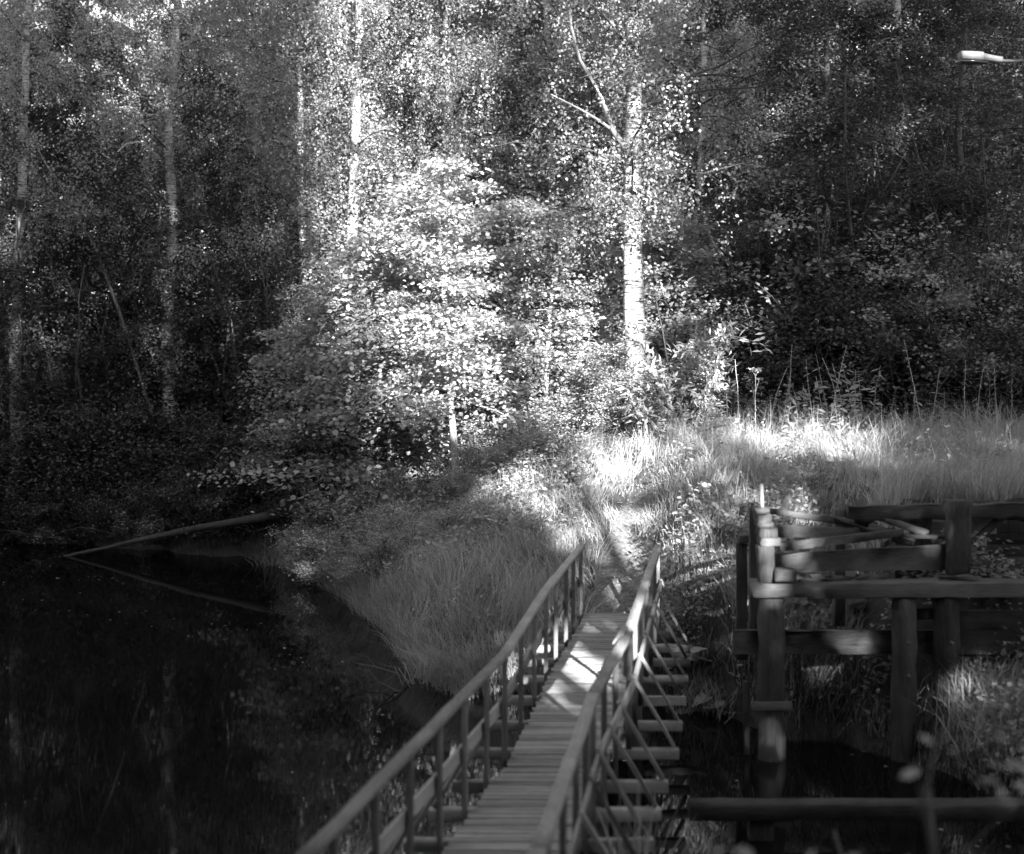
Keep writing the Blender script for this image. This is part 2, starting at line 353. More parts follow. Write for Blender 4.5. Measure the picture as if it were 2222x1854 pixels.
# ------------------------------------------------------------------ ruined timber bridge on the right
def make_ruin():
    b = empty('timber_trestle', (4.0, 17.2, 0.0), 'ruined old timber bridge trestle with weathered piles, beams and stacked blocks on the right bank', 'bridge ruin')
    B, PL = M['beam'], M['pile']
    def bm(name, a, c, w, h, s, m=B, **kw):
        kw.setdefault('rough', .005); kw.setdefault('segs', 8)
        return timber(name, a, c, w, h, m, b, s, **kw)
    z0 = -0.9
    # piles
    for k, (xa, xb, Y, yt) in enumerate([(430, 590, 17.0, 872), (1275, 1435, 16.98, 872), (1545, 1705, 16.98, 872)]):
        x = C2((xa + xb) / 2, 0, Y)[0]; zt = C2(0, yt, Y)[2] - 0.004
        p = bm('pile', (x, Y + .12, z0), (x, Y + .12, zt), .30, .30, 200 + k, PL, roundness=True, rough=.011, segs=10, up=(0, 1, 0))
        if k > 0:
            for zz in (1.45, 1.05):
                V, Q, caps = timber_arrays((0, -.03, 0), (0, .03, 0), .045, .045, np.random.default_rng(3), segs=1, rough=0, roundness=True)
                link('bolt', np_mesh('bolt', V, [Q, caps], M['iron']), p, (0.02, -.16, zz - (z0 + zt) / 2))
    for x in (7.6, 8.9):
        bm('pile', (x, 17.1, z0), (x, 17.1, 1.96), .30, .30, int(x * 10), PL, roundness=True, up=(0, 1, 0))
    # cap beam
    xl = C2(390, 0, 17)[0]
    bm('cap_beam', (xl, 17.14, 2.07), (9.6, 17.10, 2.09), .40, .18, 210, rough=.008, segs=26)
    bm('end_block', (C2(535, 0, 16.9)[0], 17.02, 2.26), (C2(665, 0, 16.9)[0], 17.02, 2.25), .24, .14, 211, segs=3, rough=.006)
    # collar on the first pile and a stake
    bm('collar_board', C3(585, 470, 16.9), C3(812, 468, 16.9), .06, .1, 212, segs=3)
    s = C3(562, 330, 17.3); bm('stake', (s[0], s[1], -.6), s, .07, .07, 213, PL, segs=4, up=(0, 1, 0))
    # wale boards behind the piles
    for k, (xa, xb, ya, yb, Y) in enumerate([(265, 2110, 1070, 1220, 17.32), (1640, 2900, 945, 1092, 17.39)]):
        a = C2(xa, (ya + yb) / 2, Y); c = C2(xb, (ya + yb) / 2, Y); hh = (yb - ya) / 2.909 * Y / F
        bm('wale_board', a, c, .055, hh, 215 + k, segs=12, rough=.004)
    a = C2(1700, 1165, 17.45); bm('wale_board', a, (9.6, 17.45, a[2]), .05, .26, 219, segs=8, rough=.004)
    a = C2(1425, 965, 17.2); c = C2(1520, 965, 17.2); bm('short_board', a, c, .05, .13, 218, segs=2)
    # tapered post and stepped block stack
    a = C2(475, 778, 17.05); c = C2(470, 540, 17.05)
    bm('stack_post', (a[0], 17.1, 2.165), (c[0], 17.1, c[2]), .17, .20, 220, PL, segs=4, taper=1.15, rough=.004, up=(0, 1, 0))
    zt = c[2]
    for k, (xa, xb, ya, yb) in enumerate([(445, 567, 490, 541), (438, 547, 430, 489), (430, 522, 400, 429), (424, 511, 341, 399), (416, 497, 304, 340)]):
        Y = 17.0 + k * .02
        p = C2(xa, ya, Y); q = C2(xb, yb, Y); z1 = zt + (p[2] - q[2])
        bm('block', (p[0], Y + .2, (zt + z1) / 2), (q[0], Y + .2, (zt + z1) / 2), .36, z1 - zt - .003, 225 + k, PL if k % 2 else B, segs=3, rough=.004)
        zt = z1
    c = C2(452, 150, 17.2); bm('rod', (c[0], 17.25, zt), (c[0] - .005, 17.25, c[2]), .045, .045, 231, M['palebark'], segs=4, rough=.002, roundness=True, up=(0, 1, 0))
    p = C2(397, 268, 17.6); bm('back_post', (p[0], 17.6, 1.3), (p[0], 17.6, p[2]), .13, .16, 232, PL, segs=5, up=(0, 1, 0))
    p = C2(300, 490, 18.0); q = C2(430, 490, 18.0); bm('short_board', p, q, .14, .09, 233, segs=3)
    p = C2(320, 500, 18.0); bm('back_post', (p[0], 18.05, 1.0), (p[0], 18.05, p[2] - .05), .13, .14, 234, PL, segs=4, up=(0, 1, 0))
    # boards fanning from the stack to the right post
    def mid(x, y0, y1, Y): return C2(x, (y0 + y1) / 2, Y)
    def brd(xa, a0, a1, Ya, xb, b0, b1, Yb, w, s, **kw):
        hh = (a1 - a0) / 2.909 * Ya / F; h2 = (b1 - b0) / 2.909 * Yb / F
        return bm('board', mid(xa, a0, a1, Ya), mid(xb, b0, b1, Yb), w, hh, s, taper=h2 / hh if h2 > 0 else 1, rough=.004, **kw)
    brd(497, 302, 338, 17.45, 1150, 385, 432, 18.25, .10, 240)
    brd(512, 405, 483, 17.30, 1310, 432, 478, 17.95, .09, 241)
    brd(558, 518, 572, 17.08, 1335, 432, 476, 17.60, .07, 242)
    brd(528, 588, 702, 17.40, 1610, 528, 690, 17.62, .07, 243)
    brd(1200, 345, 375, 18.1, 1485, 445, 475, 17.70, .14, 244)
    brd(1300, 462, 480, 17.75, 1625, 470, 490, 17.70, .16, 245)
    for k, (a_, b_, w_, h_) in enumerate([((760, 735, 17.1), (1010, 742, 17.25), .10, .05), ((1050, 738, 17.2), (1240, 715, 17.3), .14, .035), ((690, 760, 16.95), (860, 745, 17.2), .06, .04), ((1560, 738, 17.2), (1810, 732, 17.1), .12, .04), ((1120, 420, 18.0), (1400, 520, 17.6), .05, .12), ((900, 380, 17.9), (1180, 470, 17.6), .06, .08)]):
        bm('broken_board', C2(*a_), C2(*b_), w_, h_, 280 + k, PL if k % 2 else B, segs=5, rough=.009, taper=.55)
    bm('board', C2(1290, 475, 17.9), C2(1210, 535, 17.65), .05, .07, 246)
    # right post, top log, siding
    p = C2(1675, 250, 17.5); bm('post', (p[0], 17.5, 2.165), (p[0] - .01, 17.5, p[2]), .24, .26, 250, PL, segs=9, rough=.014, up=(0, 1, 0))
    a = C2(980, 328, 18.1); bm('top_log', a, (9.6, 18.05, 2.97), .21, .17, 251, segs=30, rough=.011)
    p = C2(955, 320, 18.0); bm('back_post', (p[0], 18.2, 1.4), (p[0], 18.2, p[2]), .13, .13, 252, PL, segs=4, up=(0, 1, 0))
    for k in range(5):
        z = 2.80 - k * .155; xr = C2(1990 - k * 62, 0, 18.25)[0]
        bm('siding_board', (C2(1290, 0, 18.25)[0], 18.27, z), (xr, 18.27, z), .035, .15, 255 + k, M['rail'], segs=5, rough=.002)
    p = C2(1500, 420, 18.1); bm('back_post', (p[0], 18.18, 1.5), (p[0], 18.18, 2.87), .10, .12, 261, PL, segs=4, up=(0, 1, 0))
    for k in range(6):
        z = 2.81 - k * .155
        bm('siding_board', (C2(1290, 0, 18.33)[0], 18.36, z), (9.4, 18.36, z), .03, .15, 270 + k, PL, segs=8, rough=.003)  # darker wood on this back row stands in for the shaded hollow
    bm('board', C2(1775, 525, 18.1), C2(1995, 322, 18.1), .06, .09, 262)
    bm('board', C2(1995, 322, 18.12), C2(2240, 420, 18.12), .06, .10, 263)
make_ruin()
# low timber lying just over the water
def make_low_beam():
    b = empty('fallen_beam', (3.0, 14.4, 0.15), 'long square timber lying low over the water at the bottom right', 'beam')
    timber('beam', (1.82, 14.45, .29), (6.8, 14.40, .30), .26, .17, M['beam'], b, 301, segs=14, rough=.008)
    timber('support_post', (2.55, 14.45, -.9), (2.55, 14.45, .20), .24, .2, M['pile'], b, 302, segs=4, up=(0, 1, 0))
    timber('support_post', (5.6, 14.43, -.9), (5.6, 14.43, .20), .24, .2, M['pile'], b, 303, segs=4, up=(0, 1, 0))
make_low_beam()

# ------------------------------------------------------------------ street lamp
def make_lamp():
    hx, hy, hz = P(2120, 122, 21)
    base = (hx + 2.3, hy, gz(hx + 2.3, hy))
    b = empty('street_lamp', base, 'grey street lamp head on a thin arm reaching in from the right', 'street lamp')
    def loft(name, rings, m, par=b, org=base):
        V = []; k = 10
        for (x, w, zt, zb) in rings:
            for j in range(k):
                a = j / k * 2 * PI; c, s = math.cos(a), math.sin(a)
                sx = math.copysign(abs(c) ** .5, c); sz = math.copysign(abs(s) ** .55, s)
                V.append((x, hy + sx * w / 2, (zt + zb) / 2 + sz * (zt - zb) / 2))
        V = np.array(V) - np.array(org); n = len(rings)
        i = np.arange(n - 1)[:, None] * k; j = np.arange(k)[None]; jn = (j + 1) % k
        Q = np.stack([i + j, i + jn, i + k + jn, i + k + j], -1).reshape(-1, 4)
        return link(name, np_mesh(name, V, [Q, np.array([list(range(k))[::-1], [(n - 1) * k + x for x in range(k)]])], m, False), par)
    X = lambda px: (px - CX) * hy / F
    Zp = lambda py: CZ - (py - YH) * hy / F
    loft('housing', [(X(2082), .16, Zp(114), Zp(131)), (X(2084), .26, Zp(112.5), Zp(132)), (X(2107), .30, Zp(113), Zp(133.5)), (X(2129), .28, Zp(114.5), Zp(134.5))], M['metal'])
    loft('gear_cover', [(X(2129.3), .26, Zp(117), Zp(134.5)), (X(2150), .20, Zp(121), Zp(136)), (X(2173), .14, Zp(124.5), Zp(136.5))], M['metal'])
    loft('lens', [(X(2080), .24, Zp(132.3), Zp(137)), (X(2105), .28, Zp(133.8), Zp(138.5)), (X(2140), .24, Zp(136), Zp(138.5))], M['glass'])
    timber('arm', (X(2173), hy, Zp(132)), (base[0], hy, Zp(142)), .045, .045, M['metal'], b, 1, roundness=True, rough=0)
    timber('pole', base, (base[0], hy, Zp(140)), .14, .14, M['metal'], b, 2, roundness=True, rough=0, taper=.7, up=(0, 1, 0))
make_lamp()

# ------------------------------------------------------------------ plants: generators
def unit(v): return v / np.maximum(np.linalg.norm(v, axis=-1, keepdims=True), 1e-9)
def leaves(P0, size, rng, flat=0.5, aspect=0.75, hexa=False, dirs=None, varia=0.3):
    """leaf-sized faces at the points P0; flat: 0 any way up, 1 lying level"""
    n = len(P0); s = size * rng.uniform(1 - varia, 1 + varia, n)[:, None]
    nrm = rng.normal(0, 1, (n, 3)); nrm[:, 2] = np.abs(nrm[:, 2]) + flat * 2.2
    nrm = unit(nrm)
    d = rng.normal(0, 1, (n, 3)) if dirs is None else dirs + rng.normal(0, .35, (n, 3))
    d = unit(d - nrm * np.sum(d * nrm, -1, keepdims=True)); w = np.cross(nrm, d)
    if not hexa:
        pr = [(0, 0, 0), (.5, .5 * aspect, .05), (1, 0, -.06), (.45, -.5 * aspect, .05)]
    else:
        pr = [(0, 0, 0), (.25, .42 * aspect, .04), (.62, .46 * aspect, .03), (1, 0, -.08), (.62, -.46 * aspect, .03), (.25, -.42 * aspect, .04)]
    V = np.stack([P0 + s * (a * d + b * w + c * nrm) for a, b, c in pr], 1)
    k = len(pr)
    return V.reshape(-1, 3), (np.arange(n)[:, None] * k + np.arange(k)[None])
def tube(path, rad, k):
    path = np.asarray(path); n = len(path)
    t = unit(np.gradient(path, axis=0))
    up = np.where(np.abs(t[:, 2:3]) > 0.9, np.array([[0, 1., 0]]), np.array([[0, 0, 1.]]))
    s = unit(np.cross(t, up)); u = np.cross(s, t)
    a = np.arange(k) / k * 2 * PI
    V = path[:, None] + rad[:, None, None] * (np.cos(a)[None, :, None] * s[:, None] + np.sin(a)[None, :, None] * u[:, None])
    i = np.arange(n - 1)[:, None] * k; j = np.arange(k)[None]; jn = (j + 1) % k
    Q = np.stack([i + j, i + jn, i + k + jn, i + k + j], -1).reshape(-1, 4)
    return V.reshape(-1, 3), Q, np.repeat(rad, k)
class Wood:
    def __init__(s): s.V = []; s.Q = []; s.R = []; s.n = 0
    def add(s, path, rad, k=5):
        V, Q, R = tube(path, np.asarray(rad, float), k); s.V.append(V); s.Q.append(Q + s.n); s.R.append(R); s.n += len(V)
    def mesh(s, name, m): return np_mesh(name, np.concatenate(s.V), np.concatenate(s.Q), m, True, np.concatenate(s.R))
def curve(p, d, L, n, sag, rng, wob=0.06):
    d = d / np.linalg.norm(d); out = [np.array(p, float)]; dd = d.copy()
    for i in range(n - 1):
        dd = dd + np.array([0, 0, -sag / n]) + rng.normal(0, wob, 3); dd /= np.linalg.norm(dd)
        out.append(out[-1] + dd * L / (n - 1))
    return np.array(out)

def gen_tree(seed, H, r0, cb, spread, nprim, nleaf, lsize, style='birch', lean=(0, 0), bark='birch', leaf='leaf_birch', trunkpath=None, keep=None, hexa=False, top=0.5, extra=None, limb=.32):
    rng = np.random.default_rng(seed); w = Wood()
    n = 14; t = np.linspace(0, 1, n)
    if trunkpath is None:
        wx = np.cumsum(rng.normal(0, .012, n)) * H * .35; wy = np.cumsum(rng.normal(0, .012, n)) * H * .35
        tp = np.stack([wx - wx[0] + lean[0] * t, wy - wy[0] + lean[1] * t, t * H], -1)
    else: tp = np.asarray(trunkpath, float)
    tr = r0 * (1 - t) ** 0.75 * 0.92 + 0.012
    tr[0] *= 1.25
    if trunkpath is not None:
        tt = np.linspace(0, 1, len(tp)); tr = np.interp(tt, t, tr)
    else: tt = t
    w.add(tp, tr, 10)
    pts = []; dirs = []; sizes = []
    def at(s): return np.array([np.interp(s, tt, tp[:, k]) for k in range(3)])
    az = rng.uniform(0, 6.28)
    for i in range(nprim):
        s = cb + (0.985 - cb) * ((i + rng.uniform(0, 1)) / nprim)
        az += 2.4 + rng.normal(0, .4)
        rel = (s - cb) / (1 - cb)
        if style == 'birch': L = spread * (0.55 + 0.75 * math.sin(PI * min(1, rel * 1.0 + .12))) * (1 - rel * top) * rng.uniform(.7, 1.25); el = rng.uniform(.35, .95); sag = .9
        elif style == 'spray': L = spread * (1 - rel * .75) * rng.uniform(.7, 1.2); el = rng.uniform(-.05, .4); sag = .35
        elif style == 'conifer': L = spread * (1 - rel * .93) * rng.uniform(.85, 1.15); el = rng.uniform(-.3, .05); sag = .1
        else: L = spread * (0.5 + 0.8 * math.sin(PI * min(1, rel + .2))) * rng.uniform(.7, 1.2) * (1 - .35 * rel); el = rng.uniform(.15, .9); sag = .5
        d = np.array([math.cos(az) * math.cos(el), math.sin(az) * math.cos(el), math.sin(el)])
        p = at(s); rr = max(.008, np.interp(s, tt, tr) * limb)
        c = curve(p, d, L, 7, sag, rng); w.add(c, rr * np.linspace(1, .25, 7), 5)
        ns = rng.integers(4, 8)
        for j in range(ns):
            q = rng.uniform(.25, 1); b = np.array([np.interp(q, np.linspace(0, 1, 7), c[:, k]) for k in range(3)])
            a2 = rng.normal(0, .9); dx = c[-1] - c[0]; dx = dx / np.linalg.norm(dx)
            e = np.array([dx[0] * math.cos(a2) - dx[1] * math.sin(a2), dx[0] * math.sin(a2) + dx[1] * math.cos(a2), dx[2] * .6 + rng.normal(0, .3)])
            L2 = L * rng.uniform(.25, .5) + .15
            c2 = curve(b, e, L2, 5, sag * .9, rng, .1); w.add(c2, rr * .3 * np.linspace(1, .3, 5), 3)
            pts.append(c2[1:]); dirs.append(np.repeat((e / np.linalg.norm(e))[None], 4, 0))
            if style == 'birch':
                for _ in range(3):
                    k = rng.integers(1, 5); L3 = rng.uniform(.4, 1.5)
                    m = 7; st = c2[k] + np.stack([rng.normal(0, .03, m).cumsum(), rng.normal(0, .03, m).cumsum(), -np.linspace(0.05, L3, m)], -1)
                    pts.append(st); dirs.append(np.repeat(np.array([[0, 0, -1.]]), m, 0))
        pts.append(c[3:]); dirs.append(np.repeat((d)[None], len(c) - 3, 0))
    pts = np.concatenate(pts); dirs = np.concatenate(dirs)
    wgt = rng.gamma(.45, 1, len(pts)); k = rng.choice(len(pts), nleaf, p=wgt / wgt.sum())
    if style == 'birch': sp = np.array([.11, .11, .12])
    elif style == 'spray': sp = np.array([.22, .22, .07])
    elif style == 'conifer': sp = np.array([.16, .16, .12])
    else: sp = np.array([.2, .2, .14])
    LP_ = pts[k] + rng.normal(0, 1, (nleaf, 3)) * sp
    if keep is not None:
        kk = keep(LP_, rng); LP_ = LP_[kk]; k = k[kk]
    if extra is not None: LP_ = np.concatenate([LP_, extra(rng)]); k = np.concatenate([k, rng.integers(0, len(pts), len(LP_) - len(k))])
    V, Q = leaves(LP_, lsize, rng, .45 if style == 'spray' else (.15 if style == 'birch' else .4), .28 if style == 'lance' else .8, hexa, dirs[k] * .6)
    return w.mesh('trunk', M[bark]), np_mesh('crown', V, Q, M[leaf])

def gen_shrub(seed, H, R, nstem, nleaf, lsize, leaf='leaf_broad', bark='bark', aspect=.8, flat=.5, hexa=False, sp=.16):
    rng = np.random.default_rng(seed); w = Wood(); pts = []; dirs = []
    for i in range(nstem):
        a = rng.uniform(0, 6.28); e = rng.uniform(.55, 1.45)
        d = np.array([math.cos(a) * math.cos(e), math.sin(a) * math.cos(e), math.sin(e)])
        L = H * rng.uniform(.65, 1.08); L = min(L, R / max(.15, math.cos(e)) * 1.05)
        c = curve((rng.normal(0, .12 * R), rng.normal(0, .12 * R), -.05), d, L, 8, .35, rng)
        w.add(c, (.012 + .006 * H) * np.linspace(1, .3, 8), 4)
        for j in range(7):
            q = rng.uniform(.2, 1); b = np.array([np.interp(q, np.linspace(0, 1, 8), c[:, k]) for k in range(3)])
            a2 = rng.uniform(0, 6.28); e2 = rng.uniform(-.1, .8)
            d2 = np.array([math.cos(a2) * math.cos(e2), math.sin(a2) * math.cos(e2), math.sin(e2)])
            c2 = curve(b, d2, L * rng.uniform(.15, .35), 4, .4, rng); w.add(c2, .006 * np.linspace(1, .4, 4), 3)
            pts.append(c2); dirs.append(np.repeat(d2[None], 4, 0))
    pts = np.concatenate(pts); dirs = np.concatenate(dirs); wgt = rng.gamma(.6, 1, len(pts)); k = rng.choice(len(pts), nleaf, p=wgt / wgt.sum())
    V, Q = leaves(pts[k] + rng.normal(0, sp, (nleaf, 3)) * np.array([1, 1, .7]), lsize, rng, flat, aspect, hexa, dirs[k] * .8)
    return w.mesh('stem', M[bark]), np_mesh('foliage', V, Q, M[leaf])

def plant(name, meshes, loc, rz=0, sc=1.0, label=None, cat=None, group=None, names=('trunk', 'crown')):
    o = empty(name, loc, label, cat, group); o.rotation_euler.z = rz; o.scale = (sc, sc, sc)
    for nm, me in zip(names, meshes):
        p = link(nm, me, o)
        if nm in ('crown', 'foliage', 'leaf_blades'): p['kind'] = 'stuff'      # leaves too small to pick apart
    return o

# ------------------------------------------------------------------ trees
BV = [gen_tree(11 + i, 17.5, .17, .22, 3.0, 44, 36000, .068, top=.55) for i in range(4)]
def veil(r):
    out = []
    for i in range(125):
        a_ = r.uniform(0, 6.28); q_ = r.uniform(.2, .95); z_ = r.uniform(3.2, 15)
        st = np.array([math.cos(a_) * q_, math.sin(a_) * q_, z_]) + np.stack([r.normal(0, .05, 9).cumsum(), r.normal(0, .05, 9).cumsum(), -np.linspace(0, r.uniform(.5, 1.4), 9)], -1)
        out.append(np.repeat(st, 9, 0) + r.normal(0, .08, (81, 3)))
    return np.concatenate(out)
TALLB = [gen_tree(31 + i, 19, .19, .26, 2.9, 40, 34000, .068, extra=veil, limb=.2) for i in range(2)]
LIME = [gen_tree(41 + i, 15, .18, .12, 3.4, 48, 36000, .085, 'lime', bark='bark', leaf='leaf_broad') for i in range(2)]
DARK = [gen_tree(51 + i, 13, .16, .06, 3.2, 50, 36000, .08, 'lime', bark='bark', leaf='leaf_shaded') for i in range(2)]  # broadleaf trees in the darkened leaf colour, standing in for edge shade

def tree_at(px, Y, meshes, name, label, group=None, rz=None, sc=1.0, seed=0):
    r = random.Random(int(px * 7 + Y * 13 + seed))
    x = (px - CX) * Y / F; z = gz(x, Y) - .08
    return plant(name, meshes, (x, Y, z), r.uniform(0, 6.28) if rz is None else rz, sc, label, 'tree', group)

# the bright birch by the path
tp = np.array([[0, 0, 0], [.02, 0, 1.0], [.0, 0, 2.2], [-.03, .02, 3.4], [-.04, .02, 4.6], [-.02, 0, 6], [0, 0, 7.5], [-.03, 0, 9], [-.05, .05, 10.5], [-.02, 0, 12], [.03, 0, 13.5], [0, 0, 15], [.05, 0, 16.5], [0, 0, 18.0]])
def hero_extra(r):                      # leafy twigs close round the trunk: a thick collar, then looser tufts above
    out = []
    for z0_, n_, rad, k_ in [(4.75, 16, .95, 170), (5.4, 14, .9, 150), (6.1, 12, .7, 110), (6.9, 12, .7, 110), (7.7, 12, .8, 110), (8.5, 14, .8, 110), (9.3, 14, .8, 110), (10.1, 14, .8, 110), (11, 14, .9, 110), (12, 12, .9, 110)]:
        for i in range(n_):
            a_ = r.uniform(0, 6.28); q_ = r.uniform(.25, 1) * rad
            out.append(np.array([math.cos(a_) * q_, math.sin(a_) * q_, z0_ + r.normal(0, .28)]) + r.normal(0, 1, (k_, 3)) * [.2, .2, .13])
    return np.concatenate(out)
me_tr, me_cr = gen_tree(77, 18, .25, .27, 2.9, 52, 30000, .068, trunkpath=tp, extra=hero_extra, limb=.16)
x, y, z = P(1377, 940, 28)
hero = plant('birch_tree', (me_tr, me_cr), (x, y, gz(x, y) - .1), 0, 1, 'thick bright white birch trunk in full sun beside the top of the path', 'tree')
w = Wood(); bx, by, bz = hero.location
def rel(px, py, Y): q = P(px, py, Y); return (q[0] - bx, q[1] - by, q[2] - bz)
w.add([rel(1374, 345, 28), rel(1332, 285, 27.9), rel(1305, 215, 27.8), rel(1280, 165, 27.8), rel(1258, 130, 27.7), rel(1240, 60, 27.7), rel(1228, -40, 27.6)], np.linspace(.06, .022, 7), 7)
w.add([rel(1330, 284, 27.9), rel(1300, 262, 27.7), rel(1260, 238, 27.5), rel(1195, 205, 27.3)], np.linspace(.036, .016, 4), 6)
w.add([rel(1376, 60, 28), rel(1350, 20, 28), rel(1325, -40, 28)], [.05, .04, .03], 6)
link('bough', w.mesh('bough', M['palebark']), hero)
w = Wood()
for seg in ([(1385, 330), (1440, 300), (1490, 255), (1515, 180)], [(1385, 240), (1460, 210), (1540, 195), (1640, 190), (1715, 165)], [(1380, 420), (1440, 378), (1530, 376), (1610, 355)],
            [(1382, 180), (1480, 170), (1560, 145), (1640, 100), (1705, 50)], [(1385, 355), (1420, 345), (1485, 315)], [(1380, 265), (1500, 255), (1565, 252), (1620, 275)], [(1370, 160), (1310, 150), (1260, 170)]):
    yy = np.linspace(28, 26.6, len(seg)); w.add([rel(a, c, q) for (a, c), q in zip(seg, yy)], np.linspace(.038, .010, len(seg)), 5)
link('branch', w.mesh('branch', M['bark']), hero)

# other birches one can pick out
tree_at(752, 36, TALLB[0], 'birch_tree', 'birch with a bright patched trunk left of the sunlit saplings', None, .6, 1.0)
tree_at(968, 38, TALLB[1], 'birch_tree', 'white birch trunk behind the tallest sunlit sapling, brightest of the background trunks', None, 2.0, 1.05)
tree_at(905, 39, BV[1], 'birch_tree', 'slender birch just left of the brightest background trunk', None, 4.0, 1.0)
tree_at(372, 35.8, TALLB[1], 'birch_tree', 'grey birch with leaning trunk standing over the dark left shore', None, 3.4, .98)
tree_at(26, 35.6, TALLB[0], 'birch_tree', 'pale birch trunk at the far left edge', None, 1.0, .95)
tree_at(560, 40, BV[0], 'birch_tree', 'birch with hanging twigs behind the left shore bushes', None, 5.0, 1.0)

# background wood
rr = random.Random(3)
for row, (Y, n, half) in enumerate([(44, 13, 17), (50, 14, 20), (57, 15, 23), (65, 17, 27)]):
    for i in range(n):
        x = -half + 2 * half * (i + .5) / n + rr.uniform(-.7, .7); y = Y + rr.uniform(-2.2, 2.2)
        k = rr.random()
        if x > 6 or x < -8: me, nm = (rr.choice(DARK), 'darkened_tree') if k < (.92 if x > 0 else .72) else (rr.choice(LIME), 'linden_tree')  # darkened trees fill both sides to deepen the edge falloff
        else: me, nm = (rr.choice(BV), 'birch_tree') if k < .6 else (rr.choice(LIME), 'linden_tree')
        kind = {'birch_tree': 'birch', 'darkened_tree': 'shade-darkened broadleaf', 'linden_tree': 'leafy linden'}[nm]
        plant(nm, me, (x, y, gz(x, y) - .1), rr.uniform(0, 6.28), rr.uniform(1.0, 1.3),
              '%s standing deep in the wood beyond the front row of trees' % kind, 'tree', '%s trees deep in the wood' % kind)
# front row left, over the water
for i, (px, Y, me, sc, lb) in enumerate([(-120, 37, DARK[0], .85, None), (110, 38, DARK[0], .9, 'shade-darkened tree hanging over the darkest corner of the pond'), (240, 37, DARK[1], .72, 'shade-darkened tree behind the tip of the fallen log'),
        (480, 37.5, DARK[1], .85, 'shade-darkened tree above the fallen log, right of the grey leaning birch'), (650, 38, BV[3], .9, 'birch half hidden in leaves left of the bright patched trunk'), (820, 41, BV[2], 1.0, 'birch between the bright patched trunk and the white birch'),
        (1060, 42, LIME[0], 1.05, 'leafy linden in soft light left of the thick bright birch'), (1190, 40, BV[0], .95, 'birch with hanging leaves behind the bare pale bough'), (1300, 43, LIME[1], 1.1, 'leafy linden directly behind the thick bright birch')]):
    nm = 'linden_tree' if me in LIME else ('darkened_tree' if me in DARK else 'birch_tree')
    tree_at(px, Y, me, nm, lb or 'shade-darkened tree just past the left edge of the pond view', None, None, sc)
# right side, in shade
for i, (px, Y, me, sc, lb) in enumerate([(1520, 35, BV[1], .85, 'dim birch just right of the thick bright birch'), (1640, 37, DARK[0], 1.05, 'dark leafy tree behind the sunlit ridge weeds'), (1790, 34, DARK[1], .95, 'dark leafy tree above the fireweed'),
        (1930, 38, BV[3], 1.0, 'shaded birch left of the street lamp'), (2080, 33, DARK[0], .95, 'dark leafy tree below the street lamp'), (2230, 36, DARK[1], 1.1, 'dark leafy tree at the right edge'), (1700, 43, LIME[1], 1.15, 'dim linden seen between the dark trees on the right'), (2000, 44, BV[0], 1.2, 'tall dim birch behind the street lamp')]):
    nm = 'linden_tree' if me in LIME else ('darkened_tree' if me in DARK else 'birch_tree')
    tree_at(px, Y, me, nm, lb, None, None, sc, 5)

# sunlit saplings with layered leaves
SAP = [gen_tree(61, 6.4, .075, .38, 1.7, 48, 14000, .088, 'spray', bark='palebark', leaf='leaf_broad', hexa=True, trunkpath=np.array([[0, 0, 0], [.03, 0, .5], [.0, 0, 1.0], [-.06, 0, 1.7], [-.1, 0, 2.3], [-.16, 0, 3.0], [-.2, 0, 3.8], [-.3, 0, 5], [-.3, 0, 6.4]])),
       gen_tree(62, 5.2, .05, .33, 1.5, 42, 11000, .085, 'spray', bark='palebark', leaf='leaf_broad', hexa=True),
       gen_tree(63, 4.2, .05, .10, 1.5, 38, 10000, .082, 'spray', bark='bark', leaf='leaf_broad', hexa=True)]
for (px, Y, k, sc, lb) in [(987, 28.3, 0, 1.1, 'tallest sunlit sapling with a pale bent stem and layered bright leaves'), (1182, 29.5, 1, 1.0, 'sunlit sapling with a thin straight stem right of the bent one'),
                           (850, 30.5, 2, 1.5, 'bright sapling left of the pale bent stem'), (1090, 31, 1, 1.1, 'bright leafy sapling between the two pale stems'), (1285, 30.5, 2, 1.05, 'bushy sunlit sapling left of the thick bright birch'),
                           (740, 32, 1, 1.05, 'half shaded sapling at the left edge of the sunlit group'), (930, 33, 1, 1.35, 'tall leafy sapling rising behind the bent stem'), (1450, 31, 2, 1.15, 'leafy sapling right of the thick bright birch'), (1340, 27.2, 2, .52, 'small bright sapling in front of the foot of the thick birch'),
                           (640, 33.5, 2, 1.1, 'shaded sapling above the root end of the fallen log')]:
    tree_at(px, Y, SAP[k], 'sapling', lb, None, None if k else 0, sc, 9)

# shrubs
SH = [gen_shrub(71, 2.6, 1.5, 16, 9000, .085, 'leaf_broad', hexa=False), gen_shrub(72, 1.8, 1.3, 14, 7500, .08, 'leaf_broad'), gen_shrub(73, 3.2, 1.8, 18, 12000, .08, 'leaf_shaded'),
      gen_shrub(74, 2.3, 1.0, 16, 5000, .14, 'herb', aspect=.26, flat=.2, sp=.08), gen_shrub(75, 4.2, 2.0, 16, 13000, .09, 'leaf_broad')]
SH.append(gen_shrub(78, 8.0, 2.6, 26, 26000, .085, 'leaf_shaded', sp=.26))
def shrub_at(px, Y, k, sc, lb, seed=0, name='shrub', group=None):
    r = random.Random(px * 3 + seed); x = (px - CX) * Y / F
    return plant(name, SH[k], (x, Y, gz(x, Y) - .03), r.uniform(0, 6.28), sc, lb, 'shrub', group, ('stem', 'foliage'))
shrub_at(1475, 27.4, 3, 1.3, 'sunlit willow bush with narrow leaves at the foot of the thick birch', name='willow_bush')
shrub_at(1540, 28.6, 3, .7, 'smaller narrow leaved bush in shade right of the sunlit willow', name='willow_bush')
